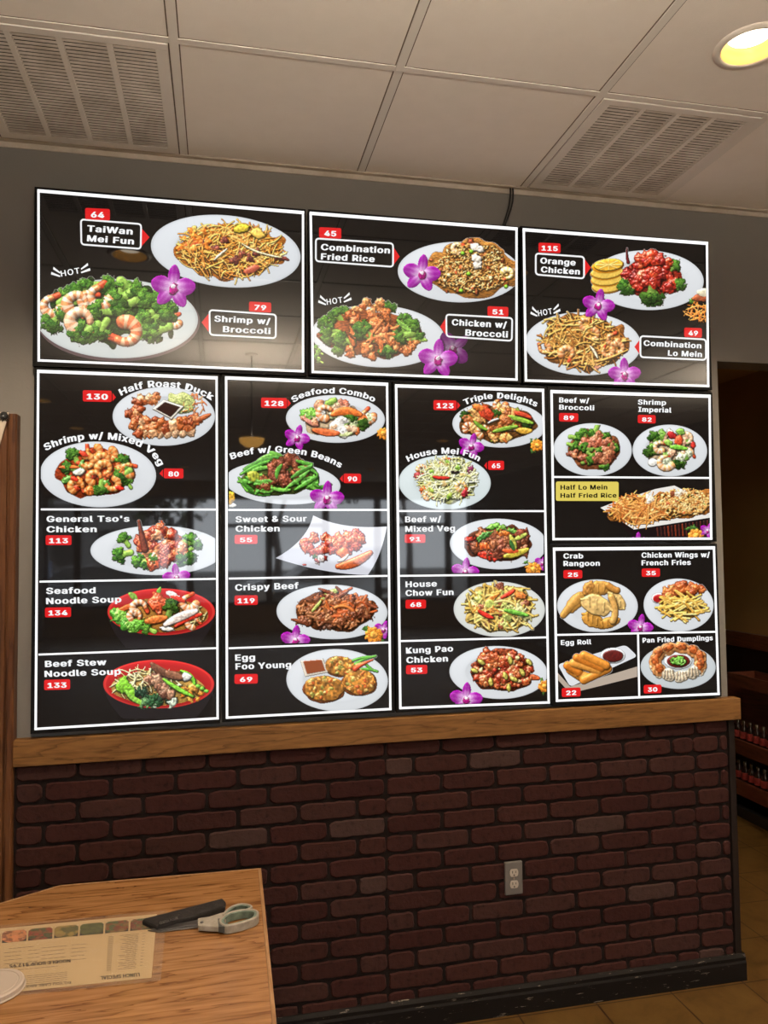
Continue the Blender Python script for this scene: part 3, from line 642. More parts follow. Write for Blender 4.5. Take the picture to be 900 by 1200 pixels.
def scissors():
    GREY = mottled('worn_grey_plastic', (.20, .175, .145), (.30, .27, .23), 60, .5); GRN = mottled('green_rubber', (.05, .07, .06), (.15, .20, .16), 40, .55); STEEL = mat('blade_steel', (.18, .17, .17), .35, .9)
    pv = TAB([240], [1083])[0]; t = thing('scissors', 'grey handled scissors with green finger loops beside the black case', 'scissors', (pv[0], pv[1], TZ))
    z0 = TZ + .002
    a = TAB([173, 186, 240, 240], [1092, 1094, 1087.5, 1081])
    MB().prism([(p[0], p[1], z0) for p in a], (0, 0, .0022)).build('blade', STEEL, t, bevel=.0006)
    a = TAB([177, 188, 240, 240], [1091, 1092.5, 1085, 1079]); MB().prism([(p[0], p[1], z0 + .0023) for p in a], (0, 0, .0018)).build('blade', STEEL, t, bevel=.0006)
    # shank
    s = -np.array([0, 0, .011]) + (lambda a, b: onplane(a, b, 2, TZ + .011))([231.5, 232, 247, 262, 263, 268, 258, 246, 236], [1079.5, 1088, 1089, 1089.5, 1084, 1071, 1073, 1077, 1078.5])
    MB().prism([(p[0], p[1], z0 + .003) for p in s], (0, 0, .013)).build('shank', GREY, t, bevel=.002)
    b = -np.array([0, 0, .009]) + onplane([255.5, 256, 263.5, 263], [1081, 1090.6, 1091, 1082], 2, TZ + .009); MB().prism([(p[0], p[1], z0 + .002) for p in b], (0, 0, .0155)).build('rubber_band', mat('dark_rubber', (.05, .052, .05), .6), t, bevel=.001)
    def loop(px, name, hgt, zb):
        p = onplane([a for a, b in px], [b for a, b in px], 2, TZ + .013); n = len(p); P = []
        for i in range(n):
            p0, p1, p2, p3 = p[(i - 1) % n], p[i], p[(i + 1) % n], p[(i + 2) % n]
            for k in range(5): q = k / 5; P.append(.5 * ((2 * p1) + (p2 - p0) * q + (2 * p0 - 5 * p1 + 4 * p2 - p3) * q * q + (-p0 + 3 * p1 - 3 * p2 + p3) * q ** 3))
        P = np.array(P); P[:, 2] = zb + hgt / 2; c = P.mean(0); w = .0032
        sec = [(-w, -hgt / 2), (w, -hgt / 2), (w, hgt / 2 - .002), (w - .0015, hgt / 2), (-w + .0015, hgt / 2), (-w, hgt / 2 - .002)]
        h = MB().tube(P, 1, 6, True, sec).build('finger_loop', GREY, t, smooth=False)
        Q = c + (P - c) * (1 - .0058 / np.linalg.norm(P - c, axis=1))[:, None]
        sec2 = [(-.0028, -hgt / 2 + .001), (.0028, -hgt / 2 + .001), (.0028, hgt / 2 - .0016), (-.0028, hgt / 2 - .0016)]
        MB().tube(Q, 1, 4, True, sec2).build('rubber_liner', GRN, h)
    loop([(258, 1082.5), (266, 1074.5), (280, 1070.5), (294, 1069.5), (301.5, 1072), (300, 1078), (290, 1082.5), (276, 1086.5), (264, 1088)], 'near', .020, z0)
    loop([(262, 1074), (270, 1066), (282, 1062), (292, 1063.2), (294.5, 1065.5), (289, 1069), (278, 1071), (268, 1074.5)], 'far', .017, z0 + .001)
    p = onplane([236.5], [1081.5], 2, TZ + .017)[0]; MB().lathe([(0, .0035), (.0035, .003), (.0045, 0)], (p[0], p[1], z0 + .016), 14).build('pivot_screw', STEEL, t)
scissors()
def lid():
    c = onplane([-10], [1157], 2, TZ + .008)[0]; t = thing('plastic_lid', 'frosted clear plastic lid over the corner of the tan menu sheet', 'lid', (c[0], c[1], TZ + .002))
    FR = mat('frosted_plastic', (.50, .42, .36), .35, spec=.5); bsdf(FR).inputs['Subsurface Weight'].default_value = 0.0; bsdf(FR).inputs['Alpha'].default_value = .7
    r = .064
    MB().lathe([(0, .0128), (r - .014, .0128), (r - .012, .0115), (r - .010, .0128), (r - .004, .0128), (r, .0105), (r + .001, .003), (r + .003, .0015), (r + .003, .0), (r, .0005), (r - .001, .010), (0, .0118)], (c[0], c[1], TZ + .0022), 56).build('lid_shell', FR, t, smooth=False, bevel=0)
lid()

# ------------------------------------------------------------------ printed dish photographs (flat prints on the backlit panels)
NR = np.random.RandomState(5)
S = 1.7
NZ = {}
def noise(shape, cell):                               # smooth value noise 0..1
    k = int(max(1, round(cell * S)))
    if k not in NZ:
        g = NR.rand(40, 40); x = np.linspace(0, 38.99, min(39 * k, 900)); i = x.astype(int); f = x - i; f = f * f * (3 - 2 * f)
        r = g[i] * (1 - f)[:, None] + g[i + 1] * f[:, None]; NZ[k] = r[:, i] * (1 - f)[None] + r[:, i + 1] * f[None]
    N = NZ[k]; a, b = NR.randint(0, max(1, N.shape[0] - shape[0])), NR.randint(0, max(1, N.shape[1] - shape[1]))
    q = N[a:a + shape[0], b:b + shape[1]]
    if q.shape != tuple(shape): q = np.resize(N, shape)
    return q
class Pic:
    def __init__(s, x0, y0, x1, y1):
        s.x0, s.y0 = x0, y0; s.nx, s.ny = int((x1 - x0) * S) + 2, int((y1 - y0) * S) + 2
        s.X, s.Y = np.meshgrid(x0 + np.arange(s.nx) / S, y0 + np.arange(s.ny) / S)
        s.H = np.full(s.X.shape, -50.0); s.C = np.zeros(s.X.shape + (3,)); s.P = np.zeros(s.X.shape); s.mnd = lambda x, y: 0.0
    def win(s, x0, y0, x1, y1):
        a, b = max(0, int((y0 - s.y0) * S)), min(s.ny, int((y1 - s.y0) * S) + 2); c, d = max(0, int((x0 - s.x0) * S)), min(s.nx, int((x1 - s.x0) * S) + 2)
        return (slice(a, b), slice(c, d)) if b > a and d > c else None
    def put(s, w, m, h, col, sp):
        m = m & (h > s.H[w]); s.H[w] = np.where(m, h, s.H[w]); s.C[w] = np.where(m[..., None], col, s.C[w]); s.P[w] = np.where(m, sp, s.P[w])
    def mound(s, cx, cy, rx, ry, h): s.mnd = lambda x, y: h * math.sqrt(max(0, 1 - ((x - cx) / rx) ** 2 - ((y - cy) / ry) ** 2)) + (y - cy) * .12; return s
    def mound_add(s, cx, cy, rx, ry, h, b=0):
        f = s.mnd; s.mnd = lambda x, y: max(f(x, y), b + h * math.sqrt(max(0, 1 - ((x - cx) / rx) ** 2 - ((y - cy) / ry) ** 2))) if ((x - cx) / rx) ** 2 + ((y - cy) / ry) ** 2 < 1 else f(x, y)
    def blob(s, cx, cy, rx, ry, a=0, h0=None, hh=None, col=(200, 100, 50), var=.16, sp=.2, lump=.3, tex=1.6):
        r = max(rx, ry) * 1.25; w = s.win(cx - r, cy - r, cx + r, cy + r)
        if w is None: return
        X, Y = s.X[w] - cx, s.Y[w] - cy; ca, sa = math.cos(a), math.sin(a); u, v = X * ca + Y * sa, -X * sa + Y * ca
        n = noise(X.shape, max(1.5, min(rx, ry) * .6)); n2 = noise(X.shape, tex)
        d = ((u / rx) ** 2 + (v / ry) ** 2) * (1 + lump * (n - .5) * 2.2); hh = min(rx, ry) * .8 if hh is None else hh
        h = (s.mnd(cx, cy) if h0 is None else h0) + hh * np.sqrt(np.clip(1 - d, 0, 1)) + lump * hh * (n2 - .5) * .6
        s.put(w, d < 1, h, np.asarray(col, float) * (1 + var * (n2[..., None] - .5) * 2.4 + var * (n[..., None] - .5)), sp)
    def strand(s, pts, wd, col, h0=None, var=.1, sp=.25, flat=.9, taper=0, band=None, lens=False):
        P = np.asarray(pts, float)
        if len(P) == 3:
            t = np.linspace(0, 1, 11)[:, None]; P = P[0] * (1 - t) ** 2 + 2 * P[1] * t * (1 - t) + P[2] * t * t
        w = s.win(P[:, 0].min() - wd, P[:, 1].min() - wd, P[:, 0].max() + wd, P[:, 1].max() + wd)
        if w is None: return
        X, Y = s.X[w], s.Y[w]; best = np.full(X.shape, 1e9); T = np.zeros(X.shape); m = len(P) - 1
        for i in range(m):
            d = P[i + 1] - P[i]; q = d @ d + 1e-9; t = np.clip(((X - P[i, 0]) * d[0] + (Y - P[i, 1]) * d[1]) / q, 0, 1)
            e = (X - P[i, 0] - t * d[0]) ** 2 + (Y - P[i, 1] - t * d[1]) ** 2; k = e < best; best = np.where(k, e, best); T = np.where(k, (i + t) / m, T)
        ww = wd * (1 - taper * T) * (np.sqrt(np.sin(3.1416 * (.1 + .8 * T))) if lens else 1.0); r = best / np.maximum(ww, .2) ** 2; mid = P[len(P) // 2]
        h = (s.mnd(*mid) if h0 is None else h0) + wd * flat * np.sqrt(np.clip(1 - r, 0, 1))
        c = np.asarray(col, float)[None, None] * (1 + var * (noise(X.shape, 2.0)[..., None] - .5) * 2)
        if band is not None: k = (np.sin(T * band[1] * 6.283) > band[2])[..., None]; c = np.where(k, np.asarray(band[0], float)[None, None], c)
        s.put(w, r < 1, h, c, sp)
    # -- kinds of food
    def inside(s, e): 
        a = NR.rand() * 6.283; r = math.sqrt(NR.rand()); return e[0] + e[2] * r * math.cos(a), e[1] + e[3] * r * math.sin(a)
    def bed(s, e, col, h=5, var=.25, lump=.5): s.mound(e[0], e[1], e[2] * 1.06, e[3] * 1.06, h); s.blob(e[0], e[1], e[2], e[3], 0, -1, h * .8, col, var, .1, lump * .5, 2.2)
    def noodles(s, e, n, cols, w=.85, L=(10, 26), hz=2.5):
        for _ in range(n):
            x, y = s.inside((e[0], e[1], e[2] * .92, e[3] * .9)); a = NR.rand() * 6.283; l = NR.uniform(*L) / 2; k = NR.uniform(-.8, .8) * l
            dx, dy = math.cos(a), math.sin(a) * .75
            s.strand([(x - dx * l, y - dy * l), (x - dy * k, y + dx * k), (x + dx * l, y + dy * l)], w * NR.uniform(.8, 1.2), cols[NR.randint(len(cols))], s.mnd(x, y) + NR.uniform(-.5, hz), .08, .3)
    def pieces(s, e, n, r, cols, sp=.35, lump=.5, hz=2.0, asp=(.55, 1.0)):
        pts = sorted([s.inside((e[0], e[1], e[2] - r * .5, e[3] - r * .4)) for _ in range(n)], key=lambda p: p[1])
        for x, y in pts:
            q = r * NR.uniform(.75, 1.2); s.blob(x, y, q, q * NR.uniform(*asp), NR.rand() * 3.14, s.mnd(x, y) + NR.uniform(0, hz), None, cols[NR.randint(len(cols))], .22, sp, lump)
    def chunk(s, x, y, r, cols, sp=.6):
        for _ in range(5): 
            a = NR.rand() * 6.283; q = r * NR.uniform(.45, .75); s.blob(x + r * .5 * math.cos(a), y + r * .4 * math.sin(a), q, q * NR.uniform(.7, 1), a, s.mnd(x, y) + NR.uniform(.5, 2.5), None, cols[NR.randint(len(cols))], .25, sp, .5)
    def chunks(s, e, n, r, cols, sp=.6):
        for x, y in sorted([s.inside((e[0], e[1], e[2] - r * .6, e[3] - r * .5)) for _ in range(n)], key=lambda p: p[1]): s.chunk(x, y, r * NR.uniform(.85, 1.15), cols, sp)
    def broc(s, x, y, r, a=1.57, tint=1.0, h=None):
        b = (s.mnd(x, y) if h is None else h) + 1; sx, sy = x + 1.15 * r * math.cos(a), y + 1.15 * r * math.sin(a)
        s.strand([(x, y), (sx, sy)], r * .34, np.array((150, 190, 80)) * tint, b, .15, .2, 1.0, -.15)
        for da in (-.5, .5): s.strand([(sx - .5 * r * math.cos(a), sy - .5 * r * math.sin(a)), (x + .55 * r * math.cos(a + 1.57 * (1 if da > 0 else -1)), y + .55 * r * math.sin(a + 1.57 * (1 if da > 0 else -1)))], r * .2, np.array((130, 175, 65)) * tint, b, .15, .2)
        for _ in range(26):
            q = r * math.sqrt(NR.rand()) * .95; an = a + math.pi + NR.uniform(-1.9, 1.9); px, py = x + q * math.cos(an), y + q * math.sin(an) * .9
            g_ = NR.rand(); col = np.array((46, 92, 30)) * (1 - g_) + np.array((104, 152, 52)) * g_
            s.blob(px, py, r * .27, r * .25, 0, b + r * .45 * (1 - (q / r) ** 2) + NR.uniform(0, .8), r * .22, col * tint * (.78 if py > y + .2 * r else 1.0), .35, .08, .7, .8)
    def shrimp(s, x, y, r, a=0, col=(238, 148, 90), pale=(252, 214, 180), h=None, span=4.2):
        b = (s.mnd(x, y) if h is None else h) + 1.5; t = np.linspace(0, span, 14); P = np.c_[x + r * .62 * np.cos(a + t), y + r * .56 * np.sin(a + t)]
        s.strand(P, r * .42, col, b, .18, .5, .9, .45, (pale, 6.0, .1))
        e = P[-1]; d = P[-1] - P[-3]; d /= np.linalg.norm(d) + 1e-6
        s.strand([e, e + d * r * .5], r * .22, (225, 80, 45), b, .2, .4)
    def strip(s, p0, p1, p2, w, col, sp=.3, h=1.5, taper=0): s.strand([p0, p1, p2], w, col, s.mnd(*p1) + h, .24, sp, .42, taper, None, True)
    def scatter(s, e, n, l, w, cols, sp=.3, h=2.5):
        for _ in range(n):
            x, y = s.inside((e[0], e[1], e[2] * .85, e[3] * .82)); a = NR.rand() * 3.14; q = l * NR.uniform(.6, 1.1) / 2; dx, dy = q * math.cos(a), q * math.sin(a) * .8; k = NR.uniform(-.35, .35)
            s.strip((x - dx, y - dy), (x - dy * k, y + dx * k), (x + dx, y + dy), w, cols[NR.randint(len(cols))], sp, h + NR.uniform(0, 1))
    def orchid(s, x, y, r, rot=0, dark=1.0):
        for k, (an, L, wd, hh) in enumerate(((-1.6, 1.0, .27, 0), (-.15, .95, .40, .6), (3.3, .95, .40, .6), (.95, .95, .30, .3), (2.2, .95, .30, .3))):
            a = an + rot; cx, cy = x + r * .52 * math.cos(a), y + r * .50 * math.sin(a); rr = r * L * .5; ww = r * wd
            w = s.win(cx - r, cy - r, cx + r, cy + r)
            if w is None: continue
            X, Y = s.X[w] - cx, s.Y[w] - cy; u, v = X * math.cos(a) + Y * math.sin(a), -X * math.sin(a) + Y * math.cos(a); t = np.clip((u + rr) / (2 * rr), 0, 1)
            pw = ww * np.sqrt(np.clip(np.sin(np.clip(t, 0.02, .98) * 3.1416), 0, 1)) + .01; d = np.abs(v) / pw
            f = np.clip((t - .12) * 1.9, 0, 1) * .8 + .3 * np.clip(d, 0, 1); f = np.clip(f + .25 * (noise(X.shape, 1.2) - .5) + .12 * np.cos(v / ww * 9), 0, 1)[..., None]
            c = (np.array((244, 214, 242)) * (1 - f) + np.array((158, 16, 154)) * f) * dark
            s.put(w, (d < 1) & (np.abs(u) < rr), 3 + hh - d * d * 1.3 + t * 1.2, c, .1)
        s.blob(x, y + r * .08, r * .2, r * .24, 0, 4.6, 1.2, np.array((170, 20, 120)) * dark, .4, .2, .5, .8); s.blob(x, y - r * .05, r * .1, r * .1, 0, 5.6, .6, np.array((245, 225, 235)) * dark, .2)
    def carrot_flower(s, x, y, r, purple=None):
        for k in range(9):
            a = k * .7; s.blob(x + r * .5 * math.cos(a), y + r * .42 * math.sin(a), r * .42, r * .3, a, 2, None, (238, 140, 45), .25, .3, .4, 1)
        s.blob(x, y, r * .35, r * .3, 0, 4, None, (250, 170, 70), .2)
        for k in range(6): s.blob(x + r * NR.uniform(-.9, .9), y + r * NR.uniform(.3, .9) * NR.choice([-1, 1]), r * .3, r * .2, NR.rand() * 3, 1.5, None, (70, 110, 45), .4, .1, .8, .8)
        if purple: s.orchid(purple[0], purple[1], r * .9, .4)
    def bowl(s, x, y, rx, ry, rim, fill, a=0, hr=3.0):
        s.blob(x, y, rx, ry, a, 3, hr * .4, rim, .04, .3, 0.0); s.blob(x, y + ry * .02, rx * .82, ry * .76, a, 5.5, .5, fill, .15, .7, .05, 2)
    def shade(s, ring=(176, 172, 168), gain=1.0):
        M = s.H > -40; H = np.where(M, s.H, 0)
        def blur(A, k):
            for ax in (0, 1):
                c = np.cumsum(np.pad(A, [(k + 1, k), (0, 0)] if ax == 0 else [(0, 0), (k + 1, k)], mode='edge'), axis=ax); n = A.shape[ax]
                A = (np.take(c, range(2 * k + 1, 2 * k + 1 + n), ax) - np.take(c, range(0, n), ax)) / (2 * k + 1)
            return A
        gy, gx = np.gradient(H * .55 + blur(H, 1) * .45); gx *= S * .62; gy *= S * .62; q = 1 / np.sqrt(1 + gx * gx + gy * gy)
        Lx, Ly, Lz = -.38, -.62, .69; dif = np.clip((-gx * Lx - gy * Ly + Lz) * q, 0, 1); ao = np.clip(1 - .085 * np.clip(blur(H, 4) - H, -1.5, 5), .45, 1.12)
        hx, hy, hz = Lx, Ly, Lz + 1; hl = math.sqrt(hx * hx + hy * hy + hz * hz); spc = np.clip((-gx * hx - gy * hy + hz) * q / hl, 0, 1) ** 28
        C = s.C * (.34 + .92 * dif)[..., None] * ao[..., None] * gain + (s.P * spc * 190)[..., None]
        if ring is not None:                           # thin contact edge on the plate
            D = blur(M.astype(float), 1) > 0.01; E = D & ~M; C = np.where(E[..., None], np.array(ring, float), C); M = M | D
        s.M, s.RGB = M, np.clip(C, 0, 255)
        return s
    def mesh(s, name, parent, off, clip):
        M = s.M & (s.X >= clip[0]) & (s.X <= clip[1]) & (s.Y >= clip[2]) & (s.Y <= clip[3]); F = M[:-1, :-1] & M[1:, :-1] & M[:-1, 1:] & M[1:, 1:]
        idx = np.full(M.shape, -1); use = np.zeros(M.shape, bool); use[:-1, :-1] |= F; use[1:, :-1] |= F; use[:-1, 1:] |= F; use[1:, 1:] |= F
        n = int(use.sum())
        if n == 0: return None
        idx[use] = np.arange(n); P = WALL(s.X[use], s.Y[use], -off) - np.array(parent['_l'])[None]; j, i = np.nonzero(F)
        q = np.stack([idx[j, i], idx[j + 1, i], idx[j + 1, i + 1], idx[j, i + 1]], 1).astype(np.int32)
        me = bpy.data.meshes.new(name); me.vertices.add(n); me.vertices.foreach_set('co', P.astype(np.float32).ravel()); me.loops.add(q.size); me.loops.foreach_set('vertex_index', q.ravel())
        me.polygons.add(len(q)); me.polygons.foreach_set('loop_start', np.arange(0, q.size, 4, dtype=np.int32)); me.update(calc_edges=True)
        a = me.color_attributes.new('ink', 'FLOAT_COLOR', 'POINT'); a.data.foreach_set('color', np.c_[lin(s.RGB[use]), np.ones(n)].astype(np.float32).ravel()); me.materials.append(PRINT)
        return link(name, me, parent)

# ------------------------------------------------------------------ menu boards
def glow(name, c, e=1.0): return mat(name, (0, 0, 0), .03, emit=tuple(lin(c)), es=e)
WHITE, LINE, RED, YEL, INKB = glow('white_print', (246, 247, 248)), glow('border_light', (255, 255, 255), 1.15), glow('red_print', (226, 34, 36)), glow('yellow_print', (226, 206, 96)), glow('black_print', (20, 18, 14))
PANEL = mat('dark_panel', (.006, .005, .005), .03, emit=tuple(lin((15, 13, 12))), es=1.0)
BODY = mat('board_body', (.006, .006, .006), .45, spec=.12)
class Board:
    def __init__(s, outer, line, label):
        W = WALL([p[0] for p in outer], [p[1] for p in outer]); s.x0, s.x1 = (W[0][0] + W[3][0]) / 2, (W[1][0] + W[2][0]) / 2; s.z1, s.z0 = (W[0][2] + W[1][2]) / 2, (W[2][2] + W[3][2]) / 2
        s.t = thing('menu_board', label, 'menu board', ((s.x0 + s.x1) / 2, 0, s.z0), 'backlit menu boards on the wall')
        b = .016; f = MB(); x0, x1, z0, z1 = s.x0, s.x1, s.z0, s.z1
        f.box(x0, x1, 0, WY, z0, z1)
        for q in ((x0, x1, z0, z0 + b), (x0, x1, z1 - b, z1), (x0, x0 + b, z0 + b, z1 - b), (x1 - b, x1, z0 + b, z1 - b)): f.box(q[0], q[1], -.0022, 0, q[2], q[3])
        f.build('frame', BODY, s.t, bevel=.0012)
        MB().box(x0 + b, x1 - b, -.0008, 0, z0 + b, z1 - b).build('light_panel', PANEL, s.t)
        s.q = np.asarray(line, float); V = []; F = []
        for k, w in ((0, 3.8), (1, 2.6), (2, 2.7), (3, 2.8)):
            a, c = s.q[k], s.q[(k + 1) % 4]; d = (c - a) / np.linalg.norm(c - a); v, f_ = ribbon([a - d * 1.4, c + d * 1.4], w, False); o = len(V); V += v.tolist(); F += [tuple(o + i for i in g_) for g_ in f_]
        px_mesh('border_line', np.array(V), F, WALL, -.0026, LINE, s.t)
        s.clip = (max(s.q[0][0], s.q[3][0]) + .5, min(s.q[1][0], s.q[2][0]) - .5, s.q[0][1] + 1, s.q[2][1] - 1)
    def divider(s, *pts):
        V, F = ribbon(pts, 2.2, False); px_mesh('divider_line', V, F, WALL, -.0024, LINE, s.t)
    def text(s, *lines):
        V, F = lettering(lines); px_mesh('dish_name', V, F, WALL, -.0034, WHITE, s.t)
    def tag_(s, q, num, arrow=None, w=None):
        P = rrect(q, 2.2); V = P.tolist(); F = [tuple(range(len(P)))]
        if arrow: o = len(V); V += [list(a) for a in arrow]; F.append((o, o + 1, o + 2))
        t = px_mesh('number_tag', np.array(V), F, WALL, -.003, RED, s.t)
        q = np.asarray(q, float); n = len(num); wd = min(w or 99, (q[1][0] - q[0][0]) * (.54 if n < 3 else .74)); m = q.mean(0); sl = (q[1] - q[0]) / (q[1][0] - q[0][0]); cap = (q[3][1] - q[0][1]) * .58
        V, F = lettering([(num, [m - sl * wd / 2 + [0, cap / 2], m + sl * wd / 2 + [0, cap / 2]], cap)], .045, 1.12); px_mesh('number', V, F, WALL, -.0036, WHITE, t)
    def box_(s, q, arrow):
        V, F = ribbon(rrect(q, 4), 2.0); t = px_mesh('name_box', V, F, WALL, -.003, WHITE, s.t)
        px_mesh('red_arrow', np.array(arrow, float), [(0, 1, 2)], WALL, -.0028, RED, t)
    def hot(s, x, y, x2, y2):
        V, F = lettering([('HOT', [(x, y), (x2, y2)], 8.0)], .02, 1.15); V = V.tolist(); k = (x2 - x) / 22
        for cx, cy, sg in ((x - 1, y - 5, -1), (x2 + 1, y2 - 5.5, 1)):
            for r0, r1, dx, dy in ((0, 1, 8, -8.5), (4.5, 1, 10.5, -2.5)):
                if sg * dx == 0: continue
                o = len(V); V += [[cx, cy + r0 * .9], [cx + sg * dx * k, cy + dy + 2], [cx + sg * (dx + .6) * k, cy + dy + 5.0], [cx + sg * .5, cy + r0 * .9 + 1.6]]; F.append((o, o + 1, o + 2, o + 3))
        px_mesh('hot_mark', np.array(V), F, WALL, -.0034, WHITE, s.t)
    def plate(s, cx, cy, rx, ry, a=0, clip=None, tone=(226, 229, 232), under=False):
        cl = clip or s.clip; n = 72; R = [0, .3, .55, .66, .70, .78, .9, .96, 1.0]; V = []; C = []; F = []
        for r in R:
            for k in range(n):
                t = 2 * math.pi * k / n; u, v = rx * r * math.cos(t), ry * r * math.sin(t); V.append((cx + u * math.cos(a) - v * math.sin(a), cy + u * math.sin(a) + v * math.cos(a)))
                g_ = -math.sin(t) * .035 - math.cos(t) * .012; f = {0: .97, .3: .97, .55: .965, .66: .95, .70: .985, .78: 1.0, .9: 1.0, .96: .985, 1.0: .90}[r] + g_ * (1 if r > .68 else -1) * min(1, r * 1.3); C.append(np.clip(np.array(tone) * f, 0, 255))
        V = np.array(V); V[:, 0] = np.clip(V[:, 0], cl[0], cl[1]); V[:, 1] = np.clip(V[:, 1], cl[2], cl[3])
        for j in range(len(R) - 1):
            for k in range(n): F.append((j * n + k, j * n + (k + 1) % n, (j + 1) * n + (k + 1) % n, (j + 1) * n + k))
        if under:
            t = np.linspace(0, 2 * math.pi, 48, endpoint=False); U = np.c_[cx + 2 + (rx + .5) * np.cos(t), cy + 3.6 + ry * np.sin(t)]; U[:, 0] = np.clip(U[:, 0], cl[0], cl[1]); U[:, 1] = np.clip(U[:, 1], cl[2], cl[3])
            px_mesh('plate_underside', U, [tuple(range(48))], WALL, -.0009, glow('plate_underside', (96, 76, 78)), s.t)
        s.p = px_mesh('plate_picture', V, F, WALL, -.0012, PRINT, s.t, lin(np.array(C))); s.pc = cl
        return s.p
    def poly(s, pts, name, tone, off=-.0012, n=None):
        V = np.array(pts, float); return px_mesh(name, V, [tuple(range(len(V)))], WALL, off, PRINT, s.t, np.repeat(lin(tone)[None], len(V), 0))
    def food(s, P, ring=(178, 174, 170), gain=1.0, parent=None): return P.shade(ring, gain).mesh('food_picture', parent or s.p, .0018, s.pc)
    def flower(s, x, y, r, rot=0, clip=None, two=None, name='orchid_picture'):
        P = Pic(x - r * 1.4 - (8 if two else 0), y - r * 1.4 - (6 if two else 0), x + r * 1.4 + (r * 1.6 if two else 0), y + r * 1.4); 
        if two: P.orchid(two[0], two[1], r * .95, two[2], .62); P.H -= 6 * (P.H > -40)
        P.orchid(x, y, r, rot); P.shade(None).mesh(name, s.t, .0023, clip or s.clip)
    def carrot(s, x, y, r, clip=None, purple=None):
        P = Pic(x - r * 2, y - r * 2.4, x + r * 2.4, y + r * 1.6); P.carrot_flower(x, y, r, purple); P.shade(None).mesh('carrot_garnish_picture', s.t, .0022, clip or s.clip)
def rq(x0, y0, x1, y1, sl=0): d = (x1 - x0) * sl; return [(x0, y0), (x1, y0 + d), (x1, y1 + d), (x0, y1)]
GRN3 = [(70, 130, 45), (104, 160, 60), (52, 104, 38)]
BEEF = [(120, 62, 36), (150, 84, 50), (96, 46, 28), (140, 70, 48)]
RICE = [(206, 150, 78), (226, 178, 104), (186, 124, 58), (236, 196, 130)]
# --- board A : Taiwan mei fun, shrimp with broccoli
A = Board([(39.5, 219), (359, 245.3), (358.5, 440), (39.3, 430.5)], [(45.3, 224), (355, 249.5), (355, 435.2), (45.6, 422.5)], 'glowing menu board of shrimp with broccoli, at the top left')
A.plate(264.5, 294.5, 88, 42, .10, None, (224, 228, 232))
P = Pic(196, 250, 345, 335); E_ = (270, 294, 64, 33)
P.bed(E_, (205, 120, 40), 7); P.noodles(E_, 330, [(234, 176, 84), (244, 196, 110), (222, 146, 58), (214, 128, 50), (238, 186, 92)], .8, (10, 30))
for x, y in ((243, 284), (252, 292), (282, 297), (292, 302), (300, 296), (275, 305), (262, 282)): P.chunk(x, y, 5.5, [(116, 52, 44), (140, 70, 52), (96, 44, 40)], .3)
for k in range(16): P.pieces((225 + NR.uniform(-12, 26), 283 + NR.uniform(-14, 14), 10, 8), 1, 4.5, [(240, 150, 60), (236, 128, 44), (246, 196, 90)], .4, .4, 3)
P.strip((212, 292), (224, 284), (232, 277), 3.0, (238, 110, 50)); P.strip((222, 290), (234, 282), (243, 280), 2.8, (230, 96, 44)); P.blob(283, 268, 9, 5, -.2, 11, 3, (240, 206, 60), .15, .3); P.blob(302, 274, 9, 6, .4, 10, 3, (244, 196, 90), .2, .3)
P.strip((251, 305), (258, 298), (266, 292), 1.5, (246, 226, 184), .4, 5); P.strip((284, 286), (300, 298), (330, 302), 1.4, (246, 222, 170), .4, 5); P.strip((322, 303), (332, 302), (338, 305), 2.2, (120, 50, 46), .4, 5)
P.blob(295, 316, 10, 4.6, -.35, 9, 3, (200, 92, 66), .12, .4, .15); A.food(P)
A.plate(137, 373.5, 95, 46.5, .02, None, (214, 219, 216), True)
P = Pic(46, 318, 222, 416); P.mound(132, 370, 90, 50, 8); P.blob(132, 366, 72, 30, 0, -1, 3, (40, 66, 24), .5, .1, .5)
P_b, P_s = P.broc, P.shrimp; P.broc = lambda x, y, r, a=1.57, t=1.0: P_b(x, y, r * 1.22, a, t); P.shrimp = lambda x, y, r, *k: P_s(x, y, r * 1.14, *k)
for x, y, r, a in ((88, 342, 9, .4), (100, 336, 8, 1.2), (124, 334, 9, 1.9), (155, 340, 12, 2.6), (144, 336, 8, .9)): P.broc(x, y, r, a + 1.2)
for x, y, r, a in ((79, 347, 9, 2.4), (190, 368, 14, 2.7), (183, 354, 10, 2.4), (198, 362, 8, 2), (166, 352, 12, 2.9), (141, 352, 13, -.6)): P.broc(x, y, r, a)
P.shrimp(118, 348, 17, .2); P.shrimp(90, 356, 16, 2.6); P.shrimp(104, 352, 13, 1.0); P.shrimp(62, 359, 15, .4); P.shrimp(94, 376, 17, 2.2, (244, 176, 130)); P.broc(62, 378, 11, -.9); P.broc(72, 368, 8, -.6)
P.broc(115, 364, 11, .1); P.broc(145, 360, 12, -.5); P.broc(175, 372, 11, -.9); P.broc(100, 389, 12, -.5); P.broc(118, 388, 10, -1.0); P.broc(88, 391, 8, -.4); P.broc(182, 388, 12, -.3); P.shrimp(204, 376, 10, .6)
P.strip((160, 372), (166, 384), (165, 397), 3.4, (128, 186, 70), .3, 4); P.shrimp(147, 389, 19, -1.7, (240, 120, 70), (252, 196, 150), 9, 4.0); A.food(P)
A.flower(203, 337, 27, .1)
A.tag_(rq(100, 244, 129, 257.5, .05), '64'); A.box_([(95, 257.5), (165.5, 263), (165, 292), (95.5, 286.8)], [(166, 268), (175.3, 278.4), (166, 289)])
A.text(('TaiWan', [(102, 271.5), (155.5, 275.2)], 8.6), ('Mei Fun', [(102, 283), (157, 286.8)], 8.6))
A.tag_(rq(291.8, 353.6, 317.8, 365.4, .05), '79'); A.box_([(245.5, 363.6), (323.3, 369), (323, 396.7), (246, 392.6)], [(244.4, 368), (236.2, 378), (244.4, 389)])
